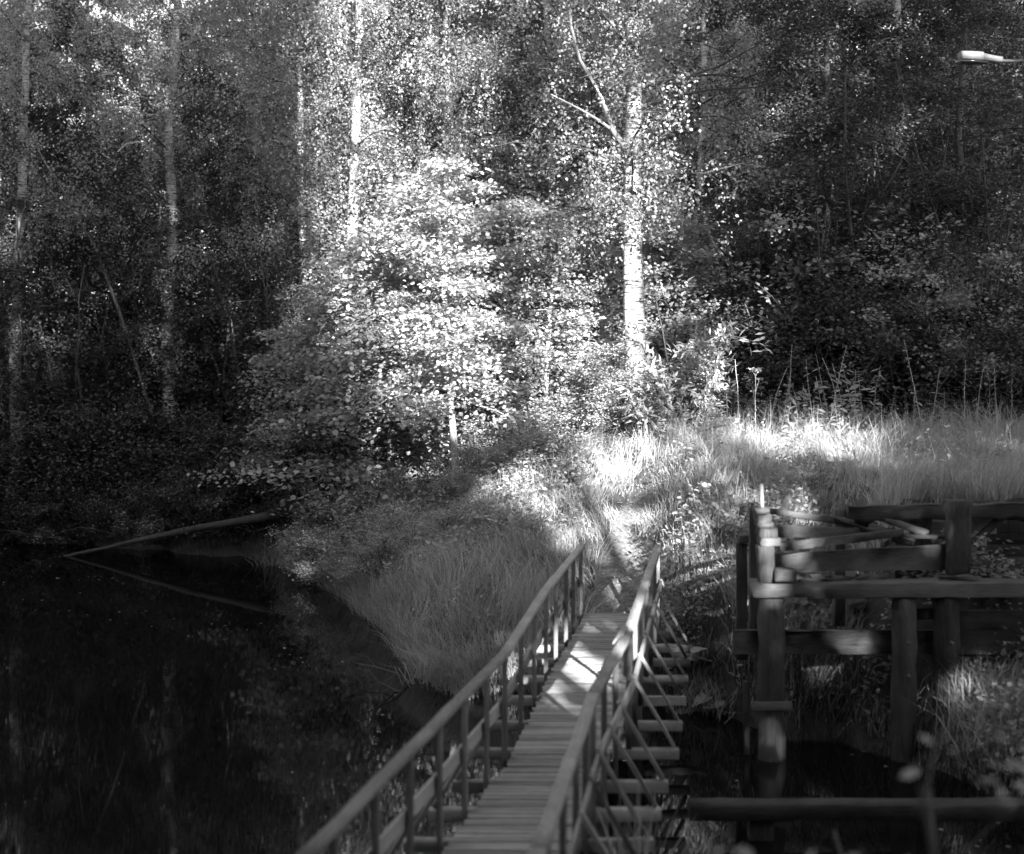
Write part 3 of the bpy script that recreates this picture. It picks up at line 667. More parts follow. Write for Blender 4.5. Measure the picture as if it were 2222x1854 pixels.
for (px, Y, k, sc, lb) in [(720, 31.5, 2, 1.0, 'low dark bush at the waterside above the reeds'), (810, 30, 1, .9, 'low bush in half shade below the bright saplings'), (855, 28.9, 1, .75, 'low leafy bush just left of the pale bent stem'),
                           (1090, 28.4, 1, .7, 'low leafy bush right of the pale bent stem'), (1180, 28.5, 1, .75, 'low bush under the thin straight sapling'), (1270, 28.6, 0, .7, 'bush left of the foot of the thick birch'),
                           (600, 33.5, 2, 1.0, 'shaded bush behind the root end of the fallen log'), (500, 35, 2, .8, 'dim bush over the middle of the fallen log'), (400, 36, 2, 1.2, 'dark bush between the fallen log and the grey birch'), (290, 35.8, 2, .95, 'round leaved dark bush above the tip of the fallen log'),
                           (180, 36.5, 2, 1.0, 'black shaded bush left of the round leaved one'), (60, 37, 2, 1.1, 'black shaded bush near the left edge of the pond'), (-60, 37, 2, 1.1, 'black shaded bush at the left edge'),
                           (1600, 31, 2, 1.0, 'dark bush behind the umbel weeds on the ridge'), (1720, 30, 2, 1.15, 'dark bush behind the sunlit ridge grass'), (1850, 31, 4, 1.0, 'dim bush behind the fireweed'), (1960, 29.5, 2, 1.1, 'dark bush right of the fireweed'), (2090, 30.5, 4, 1.05, 'dim bush behind the arching ridge grass'), (2200, 29, 2, 1.1, 'dark bush at the right edge of the ridge'),
                           (1660, 34, 4, 1.3, 'tall dim bush in the second row behind the ridge'), (1800, 33, 4, 1.4, 'tallest dim bush behind the ridge weeds'), (1980, 33.5, 2, 1.7, 'tall black bush under the lamp'), (2160, 34, 4, 1.5, 'tall dim bush at the far right')]:
    shrub_at(px, Y, k, sc, lb)
for (px, Y, sc, lb) in [(30, 34.9, .8, 'low black bush touching the pond at the far left'), (105, 34.6, .7, 'low black bush touching the pond left of the log tip'), (185, 34.5, .65, 'low black bush touching the pond just behind the log tip'), (265, 34.1, .7, 'low black bush on the shore under the round leaved bush'), (345, 33.8, .65, 'low black bush on the shore behind the thin half of the log'), (425, 33.4, .7, 'low black bush on the shore behind the thick half of the log'), (510, 33.0, .6, 'low black bush on the shore near the root end of the log')]:
    shrub_at(px, Y, 2, sc, lb, 31)  # darkened bushes added to blacken the strip along the shore
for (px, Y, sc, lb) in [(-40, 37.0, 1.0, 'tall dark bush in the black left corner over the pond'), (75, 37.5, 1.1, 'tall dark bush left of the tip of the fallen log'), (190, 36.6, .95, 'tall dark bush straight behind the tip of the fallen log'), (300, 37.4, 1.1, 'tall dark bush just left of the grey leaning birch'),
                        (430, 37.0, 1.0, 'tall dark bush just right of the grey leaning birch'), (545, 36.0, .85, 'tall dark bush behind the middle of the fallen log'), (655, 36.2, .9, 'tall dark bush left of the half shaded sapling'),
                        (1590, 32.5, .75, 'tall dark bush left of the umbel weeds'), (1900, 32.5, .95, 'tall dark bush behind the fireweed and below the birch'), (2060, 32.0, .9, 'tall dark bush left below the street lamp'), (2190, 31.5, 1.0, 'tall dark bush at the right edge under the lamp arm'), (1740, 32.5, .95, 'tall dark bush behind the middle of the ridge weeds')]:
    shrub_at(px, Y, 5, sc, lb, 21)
for (px, Y, k, sc, lb) in [(700, 29.2, 1, .7, 'low bush nearest the root end of the fallen log'), (770, 27.4, 1, .55, 'low bush where the shrubs meet the waterside grass, left part'), (825, 26.6, 1, .5, 'lowest bush of the left bank, just over the waterside grass'), (905, 26.2, 0, .36, 'round bush in half shade left of the two ferns'), (985, 25.6, 1, .42, 'low bush beside the ferns on the left bank'), (1060, 25.2, 1, .38, 'low bush between the ferns and the bridge end'), (1150, 26.8, 1, .5, 'low bush above the sunlit herbs, right part'), (735, 30.4, 0, .62, 'bush at the dark end of the sunlit growth'), (760, 28.8, 1, .62, 'small bush at the top of the reed slope, leftmost of the low ones'), (840, 27.6, 1, .6, 'small bush directly above the waterside grass below the bent sapling'), (885, 27.0, 1, .5, 'small rounded bush left of the ferns'), (1010, 27.4, 0, .42, 'small bush between the ferns and the thin straight sapling'), (1120, 27.2, 1, .5, 'small bush just above the sunlit herbs'), (680, 30.2, 0, .55, 'dim small bush at the left end of the waterside grass'), (1330, 27.6, 1, .5, 'small bright bush touching the foot of the thick birch')]:
    shrub_at(px, Y, k, sc, lb, 11)

# ------------------------------------------------------------------ grass
def blades(X, Y, Z, L, Wd, rng, lean=.5, az=None):
    n = len(X); a = (3.0 * vnoise(X, Y, .9) + 2.2 * vnoise(Y, X, 2.1) + rng.normal(0, .9, n)) if az is None else az + rng.normal(0, .6, n)
    le = np.abs(rng.normal(lean, .28, n)); fx, fy = np.cos(a), np.sin(a)
    b = rng.uniform(0, 2 * PI, n); sx, sy = np.cos(b) * Wd / 2, np.sin(b) * Wd / 2
    V = []
    for t, wv in ((0, 1), (.55, .85), (1, .08)):
        r = L * le * t ** 1.7; h = L * (t - .35 * le * t ** 2.6)
        cx, cy, cz = X + fx * r, Y + fy * r, Z + h
        V += [np.stack([cx - sx * wv, cy - sy * wv, cz], -1), np.stack([cx + sx * wv, cy + sy * wv, cz], -1)]
    V = np.stack(V, 1).reshape(-1, 3); i = np.arange(n)[:, None] * 6
    Q = np.concatenate([i + np.array([[0, 1, 3, 2]]), i + np.array([[2, 3, 5, 4]])])
    return V, Q
def scatter(n, x0, x1, y0, y1, rng, fn):
    X = rng.uniform(x0, x1, n); Y = rng.uniform(y0, y1, n); k = fn(X, Y); return X[k], Y[k]
rng = np.random.default_rng(8)
def on_bank(X, Y): return (Y - shore_y(X) > -.05) & (path_dist(X, Y) > rng.normal(0.02, .09, len(X))) & (np.abs(X - 1.55) + np.where(Y < 20.55, 0, 5) > .55)
def on_bank2(X, Y):
    d = Y - shore_y(X); return (d > rng.exponential(.22, len(X)) * -1 + .1) & (path_dist(X, Y) > rng.normal(0.02, .09, len(X))) & (np.abs(X - 1.55) + np.where(Y < 20.55, 0, 5) > .55) & ((d < .3) | (vnoise(X, Y, 3.1) > -.5))
# tall waterside grass left of the bridge
X, Y = scatter(52000, -7, 1.1, 19.9, 31.5, rng, lambda X, Y: on_bank2(X, Y) & ((Y - shore_y(X)) < 3.2 + rng.normal(0, .4, len(X))))
V, Q = blades(X, Y, height(X, Y) - .02, rng.uniform(.3, 1.05, len(X)) * np.clip(.8 + .5 * vnoise(X, Y, 1.6), .4, 1.2), rng.uniform(.009, .016, len(X)), rng, .6)
tag(link('waterside_grass', np_mesh('waterside_grass', V, Q, M['grass'])), 'long waterside grass leaning out over the pond left of the footbridge', 'grass', None, 'stuff')
# meadow grass on the slope and the ridge, uneven and clumped, with longer thin stalks and low leaves in between
X, Y = scatter(190000, -2.5, 10.5, 18.0, 30, rng, lambda X, Y: on_bank(X, Y) & ((X > .2) | (Y - shore_y(X) > 2.6)) & ~((X > 4.5) & (Y < 18.55)) & ~((X > 2.9) & (X < 5) & (Y < 18.3)) & (vnoise(X, Y, 2.7) + .6 * vnoise(Y, X, 5.3) > rng.normal(-.2, .32, len(X))))
cl = np.clip(.62 + .5 * vnoise(X, Y, 1.9) + .3 * vnoise(Y, X, 4.1), .25, 1.5)
L = rng.uniform(.16, .62, len(X)) * cl; tall = rng.random(len(X)) < .035; L = np.where(tall, rng.uniform(.55, 1.05, len(X)), L)
V, Q = blades(X, Y, height(X, Y) - .02, L, np.where(tall, .006, rng.uniform(.006, .013, len(X))), rng, .62)
tag(link('meadow_grass', np_mesh('meadow_grass', V, Q, M['grass'])), 'uneven meadow grass on the bank and ridge beside the path', 'grass', None, 'stuff')
X, Y = scatter(26000, -2.5, 10, 19.5, 29, rng, lambda X, Y: on_bank(X, Y) & ~((X > 4.5) & (Y < 18.55)) & (vnoise(X, Y, 1.7) + .7 * vnoise(Y, X, 3.7) > .35))
V, Q = leaves(np.stack([X, Y, height(X, Y) + rng.uniform(.02, .5, len(X)) * np.clip(vnoise(X, Y, 1.7) + .5, .3, 1.2)], -1), .075, rng, .7, .6)
tag(link('meadow_herbs', np_mesh('meadow_herbs', V, Q, M['herb'])), 'low leafy herbs mixed into the meadow grass of the bank', 'ground cover', None, 'stuff')
# grass under and in front of the ruined bridge
X, Y = scatter(26000, 2.4, 9.5, 13, 19.6, rng, lambda X, Y: on_bank(X, Y) & ~((X > 4.5) & (Y > 17.4) & (Y < 18.6)))
V, Q = blades(X, Y, height(X, Y) - .02, rng.uniform(.2, .7, len(X)), np.full(len(X), .012), rng, .55)
tag(link('shaded_grass', np_mesh('shaded_grass', V, Q, M['grass'])), 'dim grass growing under the ruined timber trestle', 'grass', None, 'stuff')
# sedge along the far left shore, coloured dark for the shade there
X, Y = scatter(16000, -16, -4.5, 31, 38, rng, lambda X, Y: (Y - shore_y(X) > -.1) & (Y - shore_y(X) < 1.3))
V, Q = blades(X, Y, height(X, Y) - .02, rng.uniform(.2, .6, len(X)), np.full(len(X), .012), rng, .45)
tag(link('shore_sedge', np_mesh('shore_sedge', V, Q, M['leaf_shaded'])), 'shade-darkened sedge along the far left shore behind the fallen log', 'sedge', None, 'stuff')
X, Y = scatter(40000, 1.9, 9, 14.5, 21.5, rng, lambda X, Y: (Y - shore_y(X) > .05) & ~((X > 4.5) & (Y > 18.2)) & (X > rx(19) + .35) & (vnoise(X, Y, 1.9) + .7 * vnoise(Y, X, 4.3) > -.25)); X, Y = X[:15000], Y[:15000]
V, Q = leaves(np.stack([X, Y, height(X, Y) + rng.uniform(.03, .6, len(X)) * np.clip(vnoise(X, Y, 1.9) + .6, .25, 1.3)], -1), .085, rng, .6, .6)
tag(link('shaded_weeds', np_mesh('shaded_weeds', V, Q, M['leaf_broad'])), 'tangled leafy weeds under the trestle and beside the bridge braces', 'weeds', None, 'stuff')
ys = rng.uniform(20.6, 25.2, 900); cs = np.interp(ys, PATH[:, 1], PATH[:, 0]); ws = np.interp(ys, PATH[:, 1], PATH[:, 2]); xs = cs + rng.normal(0, .6, 900) * ws
def pebbles(X, Y, Z, sz):
    oc = np.array([(1, 0, 0), (0, 1, 0), (-1, 0, 0), (0, -1, 0), (0, 0, .7), (0, 0, -.4)]); fc = np.array([(0, 1, 4), (1, 2, 4), (2, 3, 4), (3, 0, 4), (1, 0, 5), (2, 1, 5), (3, 2, 5), (0, 3, 5)])
    V = np.stack([X, Y, Z], -1)[:, None] + (oc[None] + rng.normal(0, .22, (len(X), 6, 3))) * sz[:, None, None]
    return V.reshape(-1, 3), (np.arange(len(X))[:, None, None] * 6 + fc[None]).reshape(-1, 3)
V, Q = pebbles(xs, ys, height(xs, ys) + .02, rng.uniform(.006, .03, 900) * rng.uniform(.5, 1.4, 900))
tag(link('path_gravel', np_mesh('path_gravel', V, Q, M['stone'])), 'loose stones and gravel trodden into the dirt path', 'gravel', None, 'stuff')
X, Y = scatter(5000, -14, 6, 11, 34, rng, lambda X, Y: (shore_y(X) - Y > .15) & (shore_y(X) - Y < 9) & (vnoise(X, Y, .8) + rng.normal(0, .3, len(X)) > .45) & ((X < lx(14) - 1.5) | (X > 2.2))); X, Y = X[:90], Y[:90]
V, Q = leaves(np.stack([X, Y, np.full(len(X), .006)], -1), .06, rng, 60, .7)
tag(link('floating_leaves', np_mesh('floating_leaves', V, Q, M['leaf_broad'])), 'small fallen leaves floating on the dark pond', 'leaves', None, 'stuff')
for (n_, x0, x1, y0, y1, nm, lb, mm) in [(9000, -5, 1.0, 19.6, 31, 'waterline_reeds', 'thin reeds along the waterline left of the bridge', 'grass'), (9000, 2.0, 9, 9, 20.2, 'waterline_sedge', 'dim sedge along the waterline under the timber trestle', 'leaf_shaded')]:
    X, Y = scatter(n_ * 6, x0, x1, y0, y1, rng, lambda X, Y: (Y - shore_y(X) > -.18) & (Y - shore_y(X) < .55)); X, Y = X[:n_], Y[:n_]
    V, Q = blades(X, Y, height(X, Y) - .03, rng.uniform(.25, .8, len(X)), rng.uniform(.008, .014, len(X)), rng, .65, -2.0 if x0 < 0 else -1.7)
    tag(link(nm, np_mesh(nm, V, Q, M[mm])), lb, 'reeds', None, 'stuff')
# forest floor herbs: leaf litter of low leaves
X, Y = scatter(60000, -9, 9, 23.5, 36, rng, lambda X, Y: (Y - shore_y(X) > 2.3 + rng.normal(0, .3, len(X))) & ((X < 1.3) | (Y > 28)) & (path_dist(X, Y) > .1))
V, Q = leaves(np.stack([X, Y, height(X, Y) + rng.uniform(.02, .55, len(X)) * np.clip(1.0 + 1.0 * vnoise(X, Y, 1.3), .2, 2)], -1), .09, rng, .7, .7)
tag(link('ground_herbs', np_mesh('ground_herbs', V, Q, M['leaf_broad'])), 'low leafy ground cover under the trees', 'ground cover', None, 'stuff')

# reed tuft close to the bridge, on the near right
def tuft(name, loc, n, L, lean, wd, label, cat, seed, spread=.15, az=None, group=None, m='grass'):
    r = np.random.default_rng(seed)
    V, Q = blades(r.normal(0, spread, n), r.normal(0, spread, n), np.full(n, -.05), r.uniform(.6, 1, n) * L, np.full(n, wd), r, lean, az)
    return tag(link(name, np_mesh(name, V, Q, M[m]), None, loc), label, cat, group)
tuft('reed_tuft', (1.0, 11.3, 0), 90, 1.75, .35, .022, 'out of focus reed tuft beside the right handrail in the foreground', 'reeds', 1)
plant('nettle_clump', gen_shrub(79, 3.1, 1.3, 18, 2400, .075, 'leaf_broad', aspect=.5, flat=.3, hexa=True, sp=.1), (1.85, 5.7, gz(1.85, 5.7) - .05), 0, 1, 'blurred leafy growth close to the viewer at the bottom right', 'plant', None, ('stem', 'foliage'))
for i, (px, Y, n_, L_, le_, lb) in enumerate([(1590, 26.2, 120, .95, .35, 'tall grass tuft at the left end of the ridge weeds'), (1680, 26.3, 90, 1.15, .3, 'tall thin grass tuft between the two umbel weeds'), (1765, 26.0, 120, .9, .5, 'arching grass tuft just right of the smaller umbel weed'), (1940, 25.6, 130, .85, .55, 'dim grass tuft right of the fireweed'), (2030, 25.9, 120, 1.0, .5, 'dim arching grass tuft in the right part of the ridge'), (2110, 25.6, 140, 1.3, .6, 'tallest arching grass tuft near the right end of the ridge'), (2180, 25.2, 140, 1.2, .6, 'arching grass tuft at the right edge of the ridge'), (1480, 25.6, 120, .8, .45, 'bright grass tuft below the willow bush'), (1400, 26.0, 130, .75, .4, 'bright grass tuft at the foot of the thick birch'), (1330, 25.0, 110, .7, .5, 'bright grass tuft at the top of the path'), (1230, 23.2, 120, .6, .6, 'bright grass tuft leaning over the left side of the path'), (1420, 23.0, 120, .6, .6, 'grass tuft leaning over the right side of the path')]):
    x = (px - CX) * Y / F; tuft('grass_tuft', (x, Y, gz(x, Y)), n_, L_, le_, .009, lb, 'grass tuft', 30 + i, .16)
tuft('grass_tuft', (-1.05, 20.75, .1), 260, .75, .8, .013, 'pale arching grass tuft at the water edge left of the bridge', 'grass tuft', 2, .22)
tuft('grass_tuft', (-1.5, 24.2, .5), 160, .6, .5, .012, 'small bright grass tuft amid the waterside grass', 'grass tuft', 3, .12)
tuft('grass_tuft', P(1690, 1110, 21), 160, .45, .4, .012, 'sunlit grass tuft just behind the stacked timber blocks', 'grass tuft', 4, .12)
tuft('grass_tuft', (5.6, 16.2, gz(5.6, 16.2)), 220, .9, .6, .013, 'tall pale grass tuft under the trestle at the right', 'grass tuft', 5, .25)
tuft('grass_tuft', (2.65, 19.3, .1), 200, .7, .8, .013, 'drooping grass tuft at the water edge right of the bridge', 'grass tuft', 6, .3)

# ------------------------------------------------------------------ weeds on the ridge and herbs by the path
def stem_plant(seed, H, npairs, ls, aspect, droop=0, umbel=False, m='herb', lean=.08):
    r = np.random.default_rng(seed); w = Wood()
    c = curve((0, 0, -.05), np.array([r.normal(0, lean), r.normal(0, lean), 1.]), H, 8, droop, r, .03); w.add(c, np.linspace(.009, .004, 8), 4)
    pts = []; dirs = []
    for i in range(npairs):
        q = .12 + .86 * i / npairs; b = np.array([np.interp(q, np.linspace(0, 1, 8), c[:, k]) for k in range(3)])
        for s in (0, PI):
            a = i * 1.3 + s + r.normal(0, .2); pts.append(b); dirs.append((math.cos(a), math.sin(a), .35 - .3 * q))
    if umbel:
        for i in range(7):
            a = i / 7 * 6.28; e = c[-1] + np.array([math.cos(a) * .09, math.sin(a) * .09, .10]); w.add([c[-1], (c[-1] + e) / 2 + [0, 0, .02], e], [.004, .003, .003], 3)
            for k in range(9): pts.append(e + r.normal(0, .018, 3)); dirs.append((0, 0, 1))
        for s in (.6, .78):
            b = np.array([np.interp(s, np.linspace(0, 1, 8), c[:, k]) for k in range(3)]); a = r.uniform(0, 6.28); e = b + np.array([math.cos(a) * .2, math.sin(a) * .2, .22])
            w.add([b, (b + e) / 2, e], [.005, .004, .003], 3)
            for k in range(16): pts.append(e + r.normal(0, .035, 3) * [1, 1, .3]); dirs.append((0, 0, 1))
    pts = np.array(pts); dirs = np.array(dirs, float)
    sz = ls
    V, Q = leaves(pts, sz if not umbel else sz, r, .6, aspect, True, dirs * 2, .25)
    return w.mesh('stem', M['palebark']), np_mesh('leaf_blades', V, Q, M[m])
HERB = [stem_plant(100 + i, .9 + .15 * i, 11, .17, .42) for i in range(3)]
FIRE = [stem_plant(110 + i, 1.45, 34, .16, .16, .15) for i in range(2)]
UMB = [stem_plant(120 + i, 1.25, 4, .05, .7, 0, True) for i in range(2)]
STALK = [stem_plant(130 + i, 1.2 + .12 * i, [9, 14, 6, 18, 11][i], [.10, .06, .13, .05, .08][i], [.2, .3, .16, .35, .45][i], [.3, .9, .6, .15, 1.1][i], lean=[.1, .16, .2, .08, .14][i]) for i in range(5)]
def weed(px, py, Y, me, name, label, cat, sc=1.0, group=None):
    x, _, _ = P(px, py, Y); r = random.Random(px + py)
    return plant(name, me, (x, Y, gz(x, Y)), r.uniform(0, 6.28), sc, label, cat, group, ('stem', 'leaf_blades'))
weed(1855, 990, 25.8, FIRE[0], 'fireweed', 'left of the two tall fireweed spikes on the sunlit ridge', 'weed', 1.0)
weed(1888, 990, 25.9, FIRE[1], 'fireweed', 'right of the two tall fireweed spikes on the sunlit ridge', 'weed', 1.05)
weed(1640, 970, 26.4, UMB[0], 'umbel_weed', 'tallest umbel weed with a flat flower head on the ridge', 'weed', 1.1)
weed(1725, 970, 26.6, UMB[1], 'umbel_weed', 'smaller branched umbel weed in the middle of the ridge', 'weed', .85)
for i, (px, sc) in enumerate([(1585, .9), (1612, 1.1), (1660, 1.2), (1690, .9), (1705, 1.25), (1750, 1.0), (1790, 1.15), (1800, 1.2), (1835, 1.3), (1770, 1.0), (1925, .8), (1975, 1.0), (2010, 1.25), (2018, 1.05), (2050, .9), (2090, 1.1), (2120, 1.2), (2140, 1.0), (2170, 1.1), (2195, 1.2)]):
    weed(px, 970, 26 + (i % 3) * .35, STALK[(i * 3 + i // 4) % 5], 'seed_stalk', 'thin seeding grass stalk standing up against the dark wood on the ridge', 'weed', sc, 'seed stalks along the ridge')
hr = random.Random(4)
for i, (px, Y) in enumerate([(1120, 25.2), (1160, 25.0), (1195, 25.6), (1225, 24.6), (1250, 25.3), (1275, 24.4), (1140, 26.2), (1210, 26.6), (1310, 25.6), (1090, 26.0), (1060, 26.8), (1000, 27.3), (1020, 26.2), (1260, 27.3), (1330, 27), (1180, 27.4), (950, 27.2), (900, 27.0), (860, 27.6)]):
    weed(px, 1080, Y, HERB[i % 3], 'leafy_herb', 'leafy herb with paired leaves in the sunlit growth left of the path', 'herb', hr.uniform(.6, .95), 'herbs left of the path')
for i, (px, Y) in enumerate([(1575, 25.2), (1700, 25), (1740, 24.8), (1780, 25.2), (1815, 24.9), (1840, 24.6), (1670, 24.8), (1760, 22.2), (1800, 21.5), (1720, 21.8), (1830, 22.5), (1900, 24.6), (1950, 24.2), (2010, 24.8), (2060, 24), (2120, 24.6), (2180, 24.2), (1880, 23.2), (1990, 23), (2090, 22.6), (2170, 22.8), (1620, 24), (1560, 23.4), (1500, 24.2), (1480, 22.6), (1530, 22.2), (1600, 22.6)]):
    weed(px, 1000, Y, HERB[(i + 1) % 3], 'leafy_herb', 'leafy herb with broad leaves on the slope right of the path', 'herb', hr.uniform(.35, .6), 'herbs right of the path')

for i, (px, Y, sc) in enumerate([(1705, 26.0, 1.0), (1735, 26.2, 1.15), (1765, 25.9, 1.0), (1790, 26.3, 1.25), (1815, 26.0, 1.1), (1840, 26.2, 1.3), (1870, 26.1, 1.2), (1905, 26.0, 1.0), (1825, 25.5, .9), (1775, 25.5, .8), (1750, 26.6, 1.2), (1860, 26.6, 1.3)]):
    weed(px, 985, Y, HERB[(i * 2 + 1) % 3], 'leafy_herb', 'tall leafy herb in the dense clump of weeds round the two fireweed spikes', 'herb', sc, 'tall herbs round the fireweed')
# ferns and large-leaved plants by the ruin
def fern_mesh(seed):
    r = np.random.default_rng(seed); pts = []; dirs = []; sz = []; w = Wood()
    for f in range(11):
        a = f / 11 * 6.28 + r.normal(0, .2); d = np.array([math.cos(a) * .8, math.sin(a) * .8, 1.])
        c = curve((0, 0, 0), d, r.uniform(.6, .9), 9, 1.3, r, .03); w.add(c, np.linspace(.006, .002, 9), 3)
        side = np.array([-math.sin(a), math.cos(a), 0])
        for q in np.linspace(.15, 1, 22):
            b = np.array([np.interp(q, np.linspace(0, 1, 9), c[:, k]) for k in range(3)])
            for s in (-1, 1): pts.append(b); dirs.append(side * s + np.array([0, 0, -.1])); sz.append(.17 * (1.08 - q) + .02)
    n = len(pts); P0 = np.array(pts); d = unit(np.array(dirs)); nrm = unit(np.array([[0, 0, 1.]]) + r.normal(0, .2, (n, 3))); wv = np.cross(nrm, d); s = np.array(sz)[:, None]
    V = np.stack([P0, P0 + s * (.4 * d + .12 * wv), P0 + s * d, P0 + s * (.4 * d - .12 * wv)], 1).reshape(-1, 3)
    return w.mesh('stem', M['bark']), np_mesh('foliage', V, np.arange(n)[:, None] * 4 + np.arange(4)[None], M['herb'])
FERN = fern_mesh(3)
for (px, Y, sc, lb) in [(2150, 17.75, .8, 'shaded fern in the dark hollow right of the weathered post'), (2195, 17.9, .7, 'shaded fern at the right edge of the dark hollow'), (1050, 26.0, .9, 'fern in the growth left of the path below the bent sapling'), (1110, 25.6, .8, 'fern beside the sunlit herbs left of the path'), (960, 26.8, .9, 'fern at the edge of the shaded waterside bushes')]:
    x = (px - CX) * Y / F
    plant('fern', FERN, (x, Y, gz(x, Y)), px, sc, lb, 'fern', None, ('stem', 'foliage'))
def butterbur(loc, seed, label, n=9, sc=1.0):
    b = empty('butterbur', loc, label, 'plant'); r = random.Random(seed)
    k = 10; V = [(0, 0, 0)]
    for j in range(k):
        a = (j + .5) / k * 2 * PI; rr_ = .16 * (1 + .12 * math.cos(3 * a)) * (1.0 if abs(a - PI) > .5 else .6); V.append((math.cos(a) * rr_, math.sin(a) * rr_, .03 + .02 * math.sin(2 * a)))
    me = np_mesh('leaf', np.array(V), np.array([[0, j + 1, (j + 1) % k + 1] for j in range(k)]), M['herb'], True)
    for i in range(n):
        o = link('leaf', me, b); h = r.uniform(.15, .5) * sc; a = r.uniform(0, 6.28); d = r.uniform(.05, .5) * sc
        o.location = (math.cos(a) * d, math.sin(a) * d, h); o.rotation_euler = (r.gauss(0, .35), r.gauss(0, .35) - .25, r.uniform(0, 6.28)); s = r.uniform(.7, 1.25) * sc; o.scale = (s, s, s)
        s = timber('stalk', (b.location[0], b.location[1], b.location[2] - .05), (b.location[0] + o.location[0], b.location[1] + o.location[1], b.location[2] + h), .012, .012, M['palebark'], b, i, segs=2, rough=0, roundness=False)
for (px, Y, lb) in [(1750, 19.2, 'large leaved plant on the bank behind the cap beam, leftmost'), (1815, 19.3, 'large leaved plant on the bank seen under the cap beam, rightmost'), (1785, 18.8, 'large leaved plant lowest on the bank under the cap beam'), (1555, 18.95, 'large leaved plant at the water edge left of the first pile'), (1500, 19.7, 'large leaved plant just right of the footbridge braces')]:
    x = (px - CX) * Y / F; butterbur((x, Y, gz(x, Y)), px, lb)
# stones at the foot of the stack
for i, (px, py, s) in enumerate([(1626, 1192, .17), (1640, 1222, .2), (1648, 1250, .15), (1622, 1240, .14)]):
    r = np.random.default_rng(i); Y = 19.9 - .25 * i; x = (px - CX) * Y / F
    import bmesh
    bm_ = bmesh.new(); bmesh.ops.create_icosphere(bm_, subdivisions=2, radius=s)
    for v in bm_.verts: v.co *= 1 + .22 * math.sin(v.co.x * 19 + i) * math.cos(v.co.y * 17 + v.co.z * 13); v.co.z *= .75
    me = bpy.data.meshes.new('stone'); bm_.to_mesh(me); bm_.free(); me.materials.append(M['stone'])
    tag(link('stone', me, None, (x, Y, gz(x, Y) + s * .35)), ['small pale stone topmost beside the timber stack', 'largest pale stone beside the timber stack', 'pale stone lowest at the foot of the timber stack', 'half hidden stone left of the largest one'][i], 'stone')

# fallen log and dead twigs
def make_log():
    a = P(135, 1207, 32.6); a = (a[0], a[1], -.03); c = P(655, 1108, 31.5)
    b = empty('fallen_log', (c[0], c[1], gz(c[0], c[1])), 'fallen tree trunk slanting down from the left bank into the dark water', 'log')
    w = Wood(); o = np.array(b.location); n = 12; pts = []
    for i in range(n):
        t = i / (n - 1); p = np.array(a) * (1 - t) + np.array(c) * t; p[2] += .05 * math.sin(PI * t); p[0] += .05 * math.sin(t * 9); pts.append(p - o)
    w.add(pts, np.linspace(.035, .115, n) * (1 + .12 * np.sin(np.arange(n) * 2.3)), 10)
    link('trunk', w.mesh('trunk', M['wetbark']), b)
    w = Wood()
    for q in range(7):
        e = np.array(pts[-1]) + np.array([.25 + .1 * math.sin(q * 3), .2 * math.cos(q * 2.1), .28 * math.sin(q * 1.7)]); w.add([pts[-1], (pts[-1] + e) / 2 + [0, .03, .04], e], [.07, .05, .02], 5)
    link('root', w.mesh('root', M['wetbark']), b)
make_log()
for i, pts in enumerate([[(900, 1490, 20.8), (860, 1462, 20.6), (815, 1448, 20.5), (772, 1440, 20.4)], [(905, 1505, 20.6), (860, 1500, 20.3), (820, 1480, 20.1), (800, 1452, 20.0)]]):
    q = [P(*p) for p in pts]; o = np.array(q[0]); w = Wood(); w.add([np.array(p) - o for p in q], np.linspace(.02, .006, 4), 5)
    a, c = np.array(q[1]) - o, np.array(q[2]) - o
    w.add([a, a + [-.2, -.1, -.12], a + [-.45, -.15, -.14]], [.009, .006, .003], 4); w.add([c, c + [-.12, 0, .15], c + [-.3, 0, .2]], [.007, .005, .003], 4)
    tag(link('dead_branch', w.mesh('dead_branch', M['bark']), None, q[0]), ['longer bare dead branch reaching over the pond from the grass', 'lower curved dead branch touching the pond at the grass edge'][i], 'branch')
# leaning bare stem on the left and slanting stems on the right
def stem_thing(name, pts, r0, r1, m, label):
    q = [np.array(P(*p)) for p in pts]; base = q[0].copy(); w = Wood()
    w.add([p - base for p in q], np.linspace(r0, r1, len(q)), 6)
    tag(link(name, w.mesh(name, m), None, base), label, 'tree stem')
stem_thing('leaning_stem', [(400, 1100, 35.8), (330, 900, 35.5), (260, 680, 35), (205, 535, 34.6), (165, 470, 34.4), (140, 420, 34.3), (95, 350, 34.2), (70, 300, 34.1), (45, 260, 34)], .05, .018, M['bark'], 'long bare stem leaning to the left across the shaded trees')
stem_thing('leaning_stem', [(1640, 640, 33), (1570, 560, 32.5), (1545, 525, 32.3), (1535, 495, 32.2)], .06, .03, M['palebark'], 'short pale slanting stem right of the thick birch')
stem_thing('leaning_stem', [(1730, 640, 34), (1705, 560, 33.8), (1690, 520, 33.7), (1665, 470, 33.6)], .07, .04, M['palebark'], 'rightmost pale slanting stem among the dark bushes')
stem_thing('arched_branch', [(345, 345, 36.2), (325, 322, 36), (300, 308, 35.9), (275, 312, 35.8), (255, 330, 35.7)], .04, .018, M['palebark'], 'arched pale branch beside the grey leaning birch')

